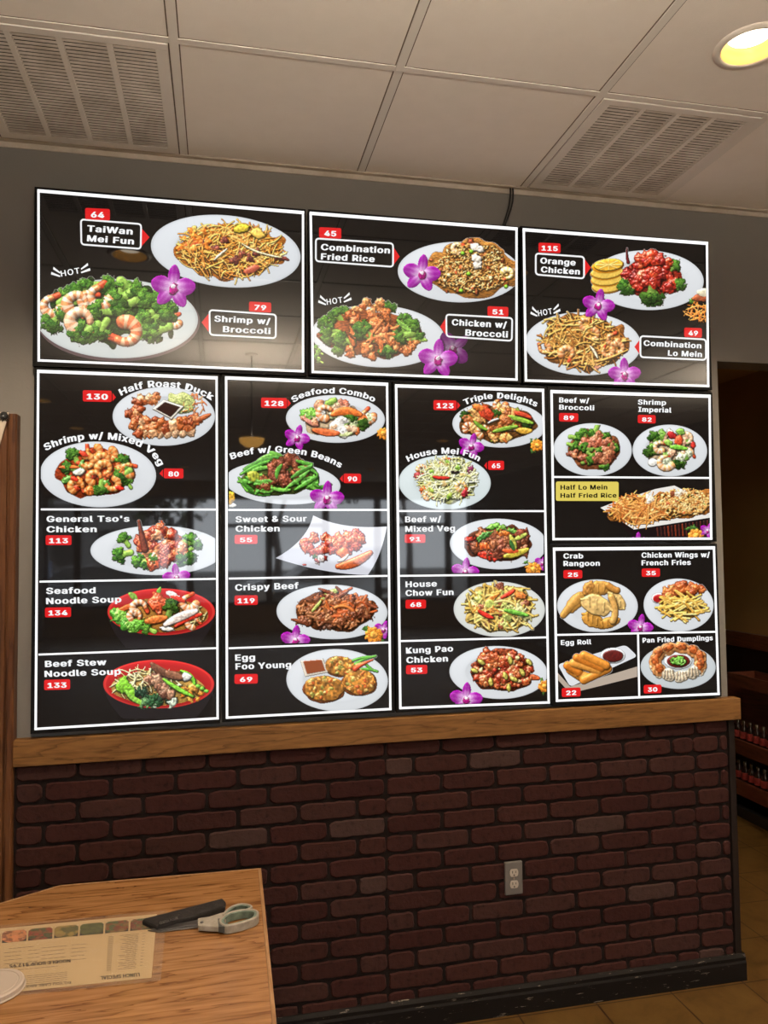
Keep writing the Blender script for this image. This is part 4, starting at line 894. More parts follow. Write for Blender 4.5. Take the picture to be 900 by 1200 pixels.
A.text(('Shrimp w/', [(251, 377), (316.7, 380.4)], 8.4), ('Broccoli', [(261, 389.3), (317, 391.8)], 8.4)); A.hot(72, 324.5, 94, 320.5)
# --- board B : combination fried rice, chicken with broccoli
B = Board([(362, 246), (609, 265.3), (609, 447), (361.5, 441.5)], [(364, 250.3), (605, 268.5), (605, 445), (366.5, 436)], 'glowing menu board of fried rice and chicken with broccoli, top middle')
B.plate(538, 319, 72, 35.5, .02)
P = Pic(490, 276, 606, 350); E_ = (551, 318, 54, 30); P.bed(E_, (190, 124, 54), 9); P.blob(556, 298, 36, 17, 0, -1, 5, (200, 132, 60), .3, .1, .3); P.mound_add(556, 299, 42, 22, 8, 1)
P.scatter(E_, 900, 3.2, .95, RICE + [(170, 100, 46)], .3, 1.5); P.scatter((556, 300, 38, 18), 260, 3.0, .9, RICE, .3, 4); P.pieces(E_, 26, 2.6, [(150, 74, 40), (244, 214, 150), (226, 110, 60)], .3, .4, 4)
for x, y in ((542, 297), (552, 295), (549, 321), (593, 336), (540, 341)): P.blob(x, y, 2.6, 2.4, 0, 17, 2, (130, 190, 50), .15, .5, .1)
for x, y, r in ((557, 290, 6), (558, 303, 6), (559, 311, 5), (562, 292, 5)): P.blob(x, y, r, r * .8, .4, 15, 3, (248, 234, 214), .08, .3, .5)
P.shrimp(536, 291, 9, 1, (244, 196, 130)); P.chunk(550, 285, 5, [(170, 80, 50)], .4); P.shrimp(594, 321, 9, 3.6, (246, 214, 120), (252, 232, 190)); B.food(P)
B.flower(494, 321, 23, .15)
B.plate(443, 394, 78, 36.5, .05)
P = Pic(370, 345, 504, 428); E_ = (434, 391, 56, 27); P.bed(E_, (150, 74, 34), 8, .3)
for x, y, r, a in ((382, 378, 9, 1), (394, 370, 10, .6), (404, 366, 8, 1.8), (386, 388, 10, .2), (456, 361, 8, 2.2), (480, 384, 11, 2.8), (474, 376, 9, 2.4), (488, 394, 9, 3.0), (470, 394, 12, -.2), (386, 396, 9, -.5), (402, 399, 10, .2), (425, 389, 13, .6), (398, 410, 8, -.8), (454, 411, 10, -1.2)): P.broc(x, y, r, a, .92)
for x, y in ((420, 362), (428, 357), (436, 368), (412, 372), (442, 378), (452, 370), (448, 390), (440, 400), (456, 400), (464, 404), (430, 408), (410, 412), (432, 417), (474, 410), (444, 358), (418, 378), (436, 384), (484, 402)): P.chunk(x, y, 8, [(196, 104, 50), (216, 128, 66), (176, 84, 38), (226, 146, 84)], .5)
P.scatter((440, 395, 36, 20), 22, 16, 2.0, [(206, 110, 54), (190, 96, 44)], .5, 5); P.strip((478, 398), (488, 396), (499, 399), 3.4, (160, 196, 90), .3, 4); P.strip((466, 376), (474, 384), (482, 388), 3, (140, 190, 80), .3, 5); B.food(P)
P = Pic(366, 398, 384, 430); [P.broc(371 + 3 * (k % 2), 408 + 5 * k, 4, .5) for k in range(4)]; P.shade(None).mesh('herb_picture', B.t, .0022, B.clip)
B.flower(513, 421, 24, .1, None, (530, 409, .9))
B.tag_(rq(373.8, 266.5, 399.8, 279, .05), '45'); B.box_([(370, 279.8), (460.4, 285.6), (460.4, 313), (370, 306.4)], [(461, 290), (468.2, 301), (461, 310.7)])
B.text(('Combination', [(375.8, 293.2), (456.7, 297.3)], 8.5), ('Fried Rice', [(375.8, 304.3), (438.8, 307.4)], 8.5))
B.tag_(rq(571, 359, 595.4, 370.6, .04), '51'); B.box_([(522.6, 368.8), (600, 373), (599.4, 399.7), (523, 394.5)], [(522, 373), (515.6, 383.2), (522, 392.4)])
B.text(('Chicken w/', [(529, 381.2), (593.4, 384.5)], 8.5), ('Broccoli', [(544.8, 393.3), (594.8, 395.8)], 8.5)); B.hot(383, 357.5, 401.5, 354.8)
# --- board C : orange chicken, combination lo mein
C = Board([(610.5, 265.5), (830.7, 282.7), (832.5, 457), (612, 449)], [(613.5, 269.5), (828, 285.5), (829.5, 452.5), (616, 446)], 'glowing menu board of orange chicken and lo mein, at the top right')
C.plate(758.5, 328.5, 66, 35, .03)
P = Pic(690, 286, 808, 360); P.mound(764, 326, 42, 30, 9); P.mound_add(766, 308, 28, 16, 9, 2)
P.broc(790, 312, 8, 2.4); 
P.blob(764, 326, 34, 24, 0, -1, 5, (150, 40, 24), .3, .3)
for k, (x, y) in enumerate(((712, 336), (711, 328), (711, 320), (712, 312))):
    P.blob(x, y, 19, 8.5, -.1, 3 + k * 2.2, 1.6, (240, 158, 34), .06, .3, .05, 2); 
    if k < 3: P.blob(x, y - 1.2, 18.2, 7.8, -.1, 5 + k * 2.2, .5, (250, 206, 90), .06, .2, .03)
P.blob(713, 310.5, 17, 7.2, -.1, 13.5, .6, (248, 186, 60), .1, .5, .03); [P.strand([(713, 310.5), (713 + 15 * math.cos(a), 310.5 + 6 * math.sin(a))], .4, (252, 220, 130), 14.2) for a in np.arange(8) * .785]
P.chunks((764, 322, 36, 22), 17, 9, [(176, 40, 24), (204, 62, 32), (150, 26, 18), (196, 78, 40), (120, 24, 20)], .95); P.chunks((766, 304, 22, 8), 6, 8, [(176, 40, 24), (204, 62, 32), (140, 26, 30)], .95)
P.strand([(736, 308), (734, 300), (734.5, 291)], 2, (110, 26, 30), 12, .1, .4, 1, .6); P.broc(735, 336, 11, -.6); P.broc(764, 347, 13, -1.57, .82); P.broc(794, 334, 9, 2.9); P.chunk(784, 338, 8, [(186, 40, 24), (150, 30, 20)], .9); C.food(P)
C.plate(683, 403, 68, 37, .03)
P = Pic(626, 362, 742, 438); E_ = (684, 402, 50, 31); P.bed(E_, (176, 106, 42), 9); P.blob(676, 388, 34, 20, 0, -1, 5, (180, 110, 46), .3, .1, .3); P.mound_add(676, 388, 42, 25, 9, 1)
P.noodles(E_, 230, [(216, 158, 74), (232, 180, 98), (196, 130, 56), (178, 108, 44)], 1.0, (12, 30)); P.noodles((674, 387, 36, 20), 90, [(216, 158, 74), (232, 180, 98), (196, 130, 56)], 1.0, (12, 28), 6)
for x, y, r in ((686, 380, 10), (694, 392, 10), (718, 398, 10), (724, 408, 9), (664, 414, 11), (638, 408, 9), (712, 412, 9)): P.shrimp(x, y, r, NR.rand() * 6, (222, 136, 74), (240, 186, 130)); 
P.strip((692, 406), (698, 414), (700, 420), 1.8, (248, 226, 190), .4, 8); P.strip((700, 424), (716, 420), (736, 410), 1.3, (226, 150, 70), .4, 8); P.chunk(700, 429, 5, [(236, 160, 130)], .4); C.food(P)
C.flower(701, 358, 20, .2); C.flower(731.5, 439, 20, 0)
P = Pic(800, 338, 834, 384); P.mound(818, 360, 20, 20, 6); P.noodles((820, 366, 15, 11), 60, [(230, 130, 50), (240, 160, 80)], .8, (8, 20)); P.blob(822, 349, 12, 5, 0, 9, 3, (186, 90, 50), .2, .3); P.blob(825, 343, 9, 5, 0, 11, 2, (240, 226, 190), .1, .3); P.broc(811, 353, 4, 0); P.shade(None).mesh('garnish_picture', C.t, .0022, C.clip)
C.tag_(rq(630.7, 284.6, 656.5, 296, .04), '115'); C.box_([(627.5, 297.3), (684, 301.3), (684, 326.7), (627.5, 322)], [(684.8, 304), (692, 313.9), (684.8, 324)])
C.text(('Orange', [(632.5, 308.8), (674, 311.4)], 8), ('Chicken', [(633.3, 319.2), (679, 322)], 8))
C.tag_(rq(801.3, 384, 822, 395.2, .04), '49'); C.box_([(750, 394), (826.7, 398), (826.7, 422), (750, 418.7)], [(748.8, 398.7), (743, 406.7), (748.8, 415)])
C.text(('Combination', [(753.5, 405.2), (821.3, 408.5)], 7.5), ('Lo Mein', [(782, 416.8), (822, 418.6)], 7.5)); C.hot(630.5, 370.8, 647, 368)
# --- board D
D = Board([(40, 431), (257, 438.5), (258.7, 847), (36, 860.5)], [(45, 435.3), (253.8, 443), (255, 841.5), (42, 854)], 'tall glowing menu board listing half roast duck and noodle soups')
c1, c2, c3, c4 = (48, 252.5, 437, 596), (47, 253, 599, 678.5), (46, 253, 682, 760), (45, 253, 768, 842)
D.divider((48, 597), (252.8, 597.2)); D.divider((46.4, 681.6), (252.8, 678.3)); D.divider((45.2, 767), (253.6, 759.4))
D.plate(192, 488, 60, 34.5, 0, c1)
P = Pic(146, 455, 252, 522); P.mound(198, 494, 52, 28, 6); P.blob(212, 474, 17, 13, 0, 2, 4, (206, 214, 130), .2, .2, .4, 1); P.scatter((212, 473, 18, 14), 60, 8, .6, [(226, 230, 170), (190, 206, 110), (236, 240, 200)], .3, 2); P.scatter((226, 474, 18, 14), 26, 11, .7, [(238, 120, 50), (244, 140, 70)], .3, 3)
DK = [(176, 88, 44), (204, 124, 72), (146, 64, 32), (222, 160, 110), (190, 96, 46)]
for x, y in ((160, 474), (170, 468), (180, 466), (155, 486), (164, 484), (160, 496), (170, 496), (166, 506), (176, 505), (184, 496)): P.chunk(x, y, 9, DK, .6)
for k in range(6): P.blob(176 + k * 9, 500 + 2.5 * math.sin(k * 1.2), 7.5, 9, .5, 6, 4, DK[k % 5], .3, .7, .3); P.blob(179 + k * 9, 508 + math.sin(k), 5, 6, .5, 6, 3, (206, 160, 120), .3, .3, .3)
for x, y in ((214, 494), (222, 498), (226, 488), (232, 492)): P.chunk(x, y, 7, DK, .6)
P.strip((228, 494), (238, 490), (246, 486), 3, (170, 84, 44), .5, 5); A_ = 0
qd = [(178, 479.5), (192, 468.5), (216, 476.5), (201, 492)]; X, Y = P.X, P.Y
def inpoly(q):
    m = np.ones(X.shape, bool)
    for i in range(4): a, b = q[i], q[(i + 1) % 4]; m &= (b[0] - a[0]) * (Y - a[1]) - (b[1] - a[1]) * (X - a[0]) > 0
    return m
fw = (slice(None), slice(None)); P.put(fw, inpoly(qd), np.full(X.shape, 14.0), np.array((232, 222, 206.)), .1); c_ = np.mean(qd, 0); P.put(fw, inpoly([tuple(c_ + (np.array(p) - c_) * .76) for p in qd]), np.full(X.shape, 14.4), np.array((48, 24, 18.)), .5); D.food(P)
D.plate(115, 556, 68, 38.5, .03, c1)
P = Pic(62, 520, 166, 590); E_ = (114, 554, 44, 28); P.bed(E_, (170, 60, 24), 7)
P.pieces(E_, 18, 6, [(214, 66, 36), (236, 120, 50), (96, 150, 60), (196, 90, 40)], .6)
for x, y, r, a in ((86, 534, 9, 1), (80, 548, 8, .3), (142, 540, 9, 2), (143, 558, 10, -.6), (118, 573, 9, -1.4), (150, 566, 6, 1)): P.broc(x, y, r, a, .95)
for x, y in ((110, 529), (128, 533), (102, 541), (122, 549), (150, 551), (111, 560), (90, 570), (132, 567), (120, 540)): P.shrimp(x, y, 11.5, NR.rand() * 6, (226, 124, 54), (244, 176, 104))
P.blob(93, 553, 7, 4, -.3, 13, 2, (240, 232, 210), .08, .3, .3); P.strip((70, 548), (82, 546), (92, 548), 2.4, (232, 110, 50), .5, 5); P.blob(140, 572, 6, 3, .3, 12, 2, (220, 50, 34), .1, .5); P.blob(87, 561, 5, 3, .5, 12, 2, (226, 60, 36), .1, .5); P.blob(98, 532, 6, 3, .5, 10, 2, (226, 70, 46), .1, .5); D.food(P)
D.plate(184, 645, 78, 29, 0, c2)
P = Pic(130, 608, 240, 672); P.mound(184, 640, 50, 26, 8); P.mound_add(184, 626, 28, 16, 8, 2); GT = [(196, 80, 36), (222, 116, 60), (170, 56, 26), (232, 150, 96), (150, 44, 22)]
P.broc(146, 632, 8, 1); P.broc(224, 634, 10, 2.4); P.broc(230, 640, 7, 2.6); P.chunks((184, 640, 36, 22), 19, 10, GT, .9); P.chunks((184, 624, 22, 8), 6, 9, GT, .9); P.strand([(170, 644), (166, 628), (163, 611)], 4, (130, 58, 36), 16, .2, .5, 1, .5)
P.broc(142, 650, 10, -.2, 1.1); P.broc(164, 657, 9, .2, 1.15); P.broc(178, 656, 9, 2.8, 1.15); P.broc(172, 660, 8, -1.57, 1.1); P.broc(216, 652, 13, -1.6, .9); P.broc(210, 645, 8, -1, .9); P.chunk(202, 656, 8, GT, .9); D.food(P)
D.flower(207, 677, 17, -.1, c2)
def soup(b, x, y, rx, ry, bot, clip):
    n = 40; t = np.linspace(0, math.pi, n); V = np.c_[x + rx * np.cos(t) * 1.0, y + ry * np.sin(t)]; V2 = np.c_[x + rx * .62 * np.cos(t), bot - 2 + 3.5 * np.sin(t)]
    pts = [(x + rx, y)] + [tuple(p) for p in np.c_[x + rx * (1 - .36 * np.linspace(0, 1, 12) ** 1.4), y + (bot - y) * np.linspace(0, 1, 12) ** .8]] + [tuple(p) for p in np.c_[x - rx * (1 - .36 * np.linspace(1, 0, 12) ** 1.4), y + (bot - y) * np.linspace(1, 0, 12) ** .8]]
    pts = np.array(pts); pts[:, 0] = np.clip(pts[:, 0], clip[0], clip[1]); pts[:, 1] = np.clip(pts[:, 1], clip[2], clip[3]); b.poly(pts, 'bowl_body_picture', (36, 31, 32), -.0011)
    R = [(1.0, (206, 44, 42)), (.965, (226, 62, 56)), (.94, (198, 38, 38)), (.80, (176, 34, 34)), (0, (150, 60, 34))]; V = []; C_ = []; F = []; m = 64
    for r, c in R:
        for k in range(m):
            a = 2 * math.pi * k / m; V.append((x + rx * r * math.cos(a), y + ry * r * math.sin(a) + (1 - r) * 3)); C_.append(np.array(c) * (1.0 - .14 * math.sin(a)))
    for j in range(4): F += [(j * m + k, j * m + (k + 1) % m, (j + 1) * m + (k + 1) % m, (j + 1) * m + k) for k in range(m)]
    V = np.array(V); V[:, 0] = np.clip(V[:, 0], clip[0], clip[1]); b.p = px_mesh('bowl_picture', V, F, WALL, -.0014, PRINT, b.t, lin(np.clip(np.array(C_), 0, 255))); b.pc = clip
soup(D, 189, 717, 63, 27.5, 760, c3)
P = Pic(128, 684, 250, 746); E_ = (190, 720, 54, 21); P.mound(190, 718, 58, 26, 7); P.blob(190, 721, 54, 20, 0, -1, 3, (180, 120, 50), .2, .3, .1, 2)
for x, y in ((142, 724), (150, 730), (160, 734), (138, 718)): P.pieces((x, y, 8, 5), 4, 7, [(110, 176, 60), (80, 146, 50), (140, 196, 80)], .4, .6)
P.broc(173, 737, 8, .4, 1.05); P.strip((138, 716), (152, 710), (166, 706), 3.5, (236, 106, 50), .4, 3); P.shrimp(163, 712, 12, 2); P.shrimp(158, 722, 10, 2.5); P.blob(185, 706, 12, 11, 0, 7, 5, (226, 92, 54), .3, .6, .5); P.broc(201, 712, 11, 1.9, .7)
P.strip((160, 702), (156, 698), (152, 696), 4, (130, 170, 60), .3, 2); P.strip((184, 698), (186, 693), (188, 689), 3, (120, 180, 60), .3, 3); P.blob(202, 697, 9, 4, .4, 8, 2, (244, 230, 220), .06, .3); P.blob(208, 702, 9, 3, .4, 9, 2, (226, 60, 40), .08, .4)
P.strip((172, 728), (182, 726), (194, 724), 5, (232, 120, 54), .4, 4); P.strip((194, 732), (210, 722), (230, 716), 5, (244, 222, 206), .4, 6); P.strip((206, 734), (222, 722), (236, 720), 3, (222, 56, 38), .4, 5); P.shrimp(222, 706, 13, .3); P.shrimp(226, 730, 10, 1.6); P.blob(196, 737, 8, 3, .1, 8, 2, (244, 236, 220), .05, .3); P.scatter((232, 720, 12, 14), 14, 12, .9, [(234, 206, 130)], .3, 3); D.food(P, None)
soup(D, 186, 801.5, 65, 28.5, 843, c4)
P = Pic(122, 766, 248, 832); E_ = (186, 806, 56, 21); P.mound(186, 804, 60, 26, 7); P.blob(186, 806, 55, 20.5, 0, -1, 3, (196, 150, 70), .2, .4, .1, 2); P.noodles((170, 800, 40, 18), 60, [(240, 226, 170), (226, 206, 140)], 1.0, (10, 24))
for x, y in ((146, 800), (150, 806), (154, 812), (142, 806)): P.blob(x, y, 8, 6, .8, 8, 3, (130, 196, 50), .15, .4, .5)
P.strip((148, 810), (156, 822), (174, 826), 3.4, (140, 196, 70), .3, 4); P.pieces((184, 822, 24, 6), 12, 6, [(40, 80, 44), (80, 120, 70), (196, 206, 180), (30, 56, 36)], .3, .8); P.pieces((164, 812, 9, 7), 7, 5, [(40, 80, 44), (34, 60, 40), (90, 50, 40)], .3, .8)
for x, y in ((184, 800), (190, 806), (196, 812), (178, 796)): P.chunk(x, y, 9, [(134, 84, 60), (164, 110, 84), (100, 60, 44), (176, 130, 100)], .4)
P.strip((178, 778), (184, 786), (206, 794), 5, (120, 76, 54), .4, 7); P.strip((196, 788), (204, 792), (214, 794), 5, (140, 92, 66), .4, 6); P.strip((192, 796), (208, 808), (226, 816), 2.8, (130, 200, 60), .4, 6); P.strip((212, 786), (228, 790), (228, 804), 2.6, (120, 196, 50), .4, 5); P.blob(218, 793, 6, 5, 0, 10, 3, (240, 236, 226), .05, .3)
P.pieces((226, 812, 18, 10), 16, 4, [(220, 130, 40), (236, 170, 70), (170, 110, 40)], .5); [P.blob(232 + 5 * k, 804 + 3 * k, 3, 2.6, 0, 8, 2, (110, 180, 60), .1, .3) for k in range(3)]; D.food(P, None)
D.tag_(rq(97.2, 457.4, 131, 470.6, .02), '130', [(132, 460.7), (136, 465.8), (132, 470.4)]); D.text(('Half Roast Duck', [(142, 463.8), (165, 455.8), (191, 453.6), (220, 457.5), (248, 469.4)], 9.2))
D.text(('Shrimp w/ Mixed Veg', [(54, 528.5), (75, 519.5), (107, 515.4), (140, 516), (162, 523), (177, 533), (186, 546.5)], 9.4)); D.tag_(rq(192, 549, 215, 560.6, .01), '80', [(191, 550), (187, 555), (191, 559)])
D.text(("General Tso's", [(54.8, 611.6), (152, 611.2)], 8.2), ('Chicken', [(54.8, 623.6), (113.6, 623.4)], 8.2)); D.tag_(rq(53.8, 627.3, 84, 638.8), '113')
D.text(('Seafood', [(54.3, 695.8), (112.3, 695)], 8.4), ('Noodle Soup', [(54.3, 707.8), (142.5, 705.5)], 8.4)); D.tag_(rq(53, 712, 83.5, 723.5, -.02), '134')
D.text(('Beef Stew', [(53, 781.4), (125, 779)], 8.4), ('Noodle Soup', [(52.5, 793), (142, 790)], 8.4)); D.tag_(rq(52, 796.6, 82.4, 808.6, -.03), '133')
# --- board E
E = Board([(260, 439), (459, 446), (462, 834), (260, 847.3)], [(265, 443), (453.4, 450.5), (457.3, 830.7), (266, 840.8)], 'tall glowing menu board listing seafood combo, crispy beef and egg foo young')
c1, c2, c3, c4 = (268, 453, 446, 596.3), (268.5, 453.5, 599, 675.5), (268.5, 454, 678.5, 754), (268.5, 455.5, 760, 835)
E.divider((267.5, 597.6), (453.8, 597.6)); E.divider((268, 678), (454, 674.8)); E.divider((268, 759.6), (455, 752.8))
E.plate(393, 491, 58, 28, .02, c1)
P = Pic(348, 462, 442, 516); E_ = (394, 491, 42, 22); P.mound(394, 491, 46, 26, 7); P.blob(394, 493, 36, 18, 0, -1, 2, (220, 190, 150), .15, .2); P.pieces((362, 484, 9, 6), 8, 5, [(110, 180, 60), (140, 200, 80)], .3, .7); P.pieces(E_, 26, 6.5, [(240, 232, 220), (232, 120, 60), (206, 216, 160), (236, 190, 150), (226, 150, 110)], .4, .4)
P.shrimp(381, 484, 12, 1.5); P.strip((390, 486), (404, 478), (422, 486), 5, (232, 116, 50), .4, 7); P.chunk(402, 474, 7, [(210, 100, 70), (230, 140, 110)], .4); P.shrimp(431, 488, 11, 0); P.broc(410, 490, 9, 2.2, .9); P.broc(423, 497, 9, 2.8, .75); P.blob(395, 499, 10, 7, -.2, 9, 2.5, (246, 242, 232), .05, .3, .15); P.strip((368, 504), (382, 508), (396, 508), 4.5, (230, 110, 60), .4, 6); P.strip((392, 508), (402, 510), (412, 508), 3, (210, 216, 150), .3, 5); P.strip((356, 490), (364, 497), (372, 498), 3, (238, 150, 130), .3, 4); P.blob(388, 471, 8, 4, -.4, 8, 2, (150, 190, 80), .2, .3); E.food(P)
E.flower(348, 513, 16, .3, c1); E.carrot(449, 508, 9, c1)
E.plate(331, 566, 68, 25, .06, c1)
P = Pic(274, 526, 394, 586); E_ = (328, 560, 46, 20); P.bed(E_, (90, 100, 40), 9); P.blob(340, 550, 24, 13, 0, -1, 4, (96, 60, 36), .3, .2, .4); P.mound_add(340, 548, 30, 18, 9, 1); P.pieces((318, 565, 22, 14), 14, 7, BEEF, .4, .6); P.chunks((338, 552, 24, 16), 12, 8, BEEF, .4)
GB = [(84, 150, 50), (110, 176, 66), (66, 126, 40), (96, 164, 60)]
for p in (((282, 556), (300, 546), (316, 540)), ((286, 550), (306, 538), (330, 536)), ((300, 542), (314, 532), (328, 533)), ((316, 530), (326, 532), (336, 540)), ((324, 560), (324, 550), (330, 545)), ((336, 572), (350, 562), (362, 552)), ((346, 574), (360, 566), (372, 558)), ((350, 548), (362, 546), (372, 556)), ((284, 566), (292, 572), (300, 578)), ((288, 574), (300, 580), (316, 580)), ((280, 560), (286, 568), (290, 576)), ((342, 560), (352, 552), (366, 546)), ((360, 572), (372, 574), (388, 568)), ((318, 572), (330, 576), (340, 574)), ((306, 576), (316, 578), (322, 572)), ((348, 540), (358, 544), (366, 544)), ((296, 552), (306, 548), (316, 548))): P.strip(*p, 2.6, GB[NR.randint(4)], .4, 6)
P.scatter((300, 568, 20, 12), 12, 18, 2.3, GB, .4, 4); P.scatter((362, 562, 18, 12), 12, 18, 2.3, GB, .4, 4); P.blob(297, 558, 8, 6, .2, 12, 2, (180, 180, 60), .3, .4, .3); P.chunks((340, 538, 14, 6), 4, 7, BEEF, .4); E.food(P)
P = Pic(262, 570, 282, 600); P.blob(268, 583, 8, 8, 0, 2, 4, (250, 190, 60), .2, .3, .3); P.blob(270, 592, 8, 3, 0, 1, 2, (240, 236, 226), .05, .2); P.shade(None).mesh('garnish_picture', E.t, .0022, c1); E.flower(383, 584, 21, .1, c1)
pts = []
def arc(p, q, r, n=9): 
    for k in range(n): t = k / n; pts.append(((1 - t) ** 2 * p[0] + 2 * t * (1 - t) * q[0] + t * t * r[0], (1 - t) ** 2 * p[1] + 2 * t * (1 - t) * q[1] + t * t * r[1]))
arc((367, 604), (400, 621), (453.3, 617)); arc((453.3, 617), (447, 652), (431, 673.8)); arc((431, 673.8), (380, 673), (323, 654)); arc((323, 654), (360, 634), (367, 604))
ctr = np.mean(pts, 0); V = [tuple(ctr)] + pts; E.p = px_mesh('plate_picture', np.array(V), [(0, 1 + k, 1 + (k + 1) % len(pts)) for k in range(len(pts))], WALL, -.0012, PRINT, E.t, lin(np.vstack([[(222, 223, 230)]] + [np.array([(232, 232, 238) if p[1] < 640 else (210, 211, 220)]) for p in pts]))); E.pc = c2
P = Pic(346, 614, 440, 672); P.mound(394, 642, 44, 26, 7); SS = [(178, 46, 26), (206, 72, 36), (150, 34, 20), (196, 84, 46), (220, 100, 50)]
P.chunks((372, 640, 20, 14), 8, 8, SS, .9); P.chunks((404, 636, 26, 16), 13, 9, SS, .9); P.strip((396, 664), (416, 662), (434, 648), 6, (206, 90, 36), .9, 6); P.blob(402, 648, 7, 6, 0, 11, 3, (226, 96, 30), .1, .7, .2); P.strip((396, 658), (404, 656), (408, 650), 2, (246, 226, 206), .4, 9); P.broc(372, 652, 5, -1, .7); P.pieces((376, 656, 8, 4), 5, 4, [(60, 110, 50), (240, 220, 210), (150, 40, 30)], .5); P.blob(357, 662, 2.5, 1.2, 0, 2, 1, (170, 50, 30)); E.food(P, (196, 190, 196))
E.plate(389, 717, 65, 32, .02, c3)
P = Pic(336, 684, 446, 744); E_ = (392, 716, 47, 23); P.bed(E_, (110, 58, 30), 8); P.pieces(E_, 40, 6, [(126, 68, 40), (150, 86, 50), (104, 52, 30), (170, 104, 62)], .5, .8); P.noodles((404, 710, 34, 18), 60, [(206, 100, 48), (190, 84, 40), (222, 124, 60)], 1.5, (14, 28), 4); P.scatter(E_, 50, 14, 1.8, [(126, 68, 40), (150, 86, 50), (96, 46, 28), (166, 104, 64)], .5, 3)
for p in (((374, 690), (384, 694), (396, 698)), ((408, 692), (400, 698), (392, 702)), ((394, 688), (400, 694), (404, 700)), ((428, 706), (436, 712), (442, 712)), ((342, 726), (352, 728), (362, 732))): P.strip(*p, 2.2, (128, 64, 40), .5, 6)
P.strip((376, 704), (386, 692), (398, 692), 3.2, (186, 196, 100), .4, 7); P.strip((366, 716), (372, 710), (376, 704), 2, (176, 186, 90), .4, 6); P.pieces((384, 734, 12, 4), 8, 3.4, [(60, 34, 28), (236, 206, 170), (90, 56, 40)], .4); E.food(P)
E.flower(346, 750, 18, .15, c3); E.carrot(438, 744, 13, c3, (449, 738))
E.plate(395, 797, 59.5, 36.5, .03, c4)
P = Pic(348, 764, 446, 826); qd = [(351.8, 774), (378.7, 771.6), (384.5, 788), (357.7, 793)]; X, Y = P.X, P.Y; fw = (slice(None), slice(None)); P.put(fw, inpoly(qd), np.full(X.shape, 3.0), np.array((226, 214, 196.)), .1); c_ = np.mean(qd, 0); P.put(fw, inpoly([tuple(c_ + (np.array(p) - c_) * .80 + [0, -.8]) for p in qd]), np.full(X.shape, 3.4), np.array((150, 72, 34.)), .4)
for k, (x, y, rx, ry) in enumerate(((398.5, 780.5, 18, 12), (379.5, 806.6, 24, 15.5), (421, 798.8, 20.5, 15.8))):
    P.blob(x, y + 1.5, rx, ry, 0, 1 + k, 2, (120, 62, 24), .2, .2, .15); P.blob(x, y, rx * .98, ry * .96, 0, 3 + k, 2.2, (196, 128, 50), .35, .3, .2, 2.2)
    for j in range(26):
        px, py = P.inside((x, y, rx * .85, ry * .82)); P.blob(px, py, NR.uniform(2, 4), NR.uniform(1.4, 2.6), NR.rand() * 3, 4.4 + k, 1.4, [(222, 160, 70), (170, 100, 36), (206, 96, 40), (150, 140, 60), (236, 186, 100)][NR.randint(5)], .2, .4, .5)
for p in (((416, 778), (426, 772), (440, 769)), ((414, 774), (424, 770), (434, 770)), ((424, 784), (434, 784), (442, 787)), ((428, 778), (432, 782), (438, 786))): P.strand(p, 1.6, (96, 166, 60), 5, .1, .3)
P.strand([(416, 784), (424, 778), (437, 773)], 3, (224, 72, 34), 6, .1, .5, .9, .7); P.strand([(418, 780), (428, 776), (436, 774)], 2.4, (236, 120, 60), 6, .1, .5, .9, .7); E.food(P)
E.tag_(rq(305.9, 466, 336.2, 478, .02), '128', [(337, 468), (340.9, 472.8), (337, 477)]); E.text(('Seafood Combo', [(344, 472), (360, 464.4), (386, 461), (412, 463), (438, 471.5)], 8))
E.text(('Beef w/ Green Beans', [(271, 538.6), (295, 532.2), (322, 530.2), (352, 532.4), (378, 539), (398.5, 548.6)], 8.6)); E.tag_(rq(402.5, 555, 423, 566.2, .01), '90', [(401.5, 556.8), (398, 561), (401.5, 565)])
E.text(('Sweet & Sour', [(276, 612), (359.5, 611)], 8.2), ('Chicken', [(276, 623), (327.8, 622.6)], 8.2)); E.tag_(rq(274.8, 626.8, 301.7, 637.4), '55')
E.text(('Crispy Beef', [(275.5, 692), (350, 689.6)], 8.6)); E.tag_(rq(274.8, 697.8, 302, 709.2, -.015), '119')
E.text(('Egg', [(275.5, 774), (299, 773.4)], 8.4), ('Foo Young', [(276, 784.3), (341.3, 782)], 8.4)); E.tag_(rq(274.8, 790, 302, 801.3, -.02), '69')
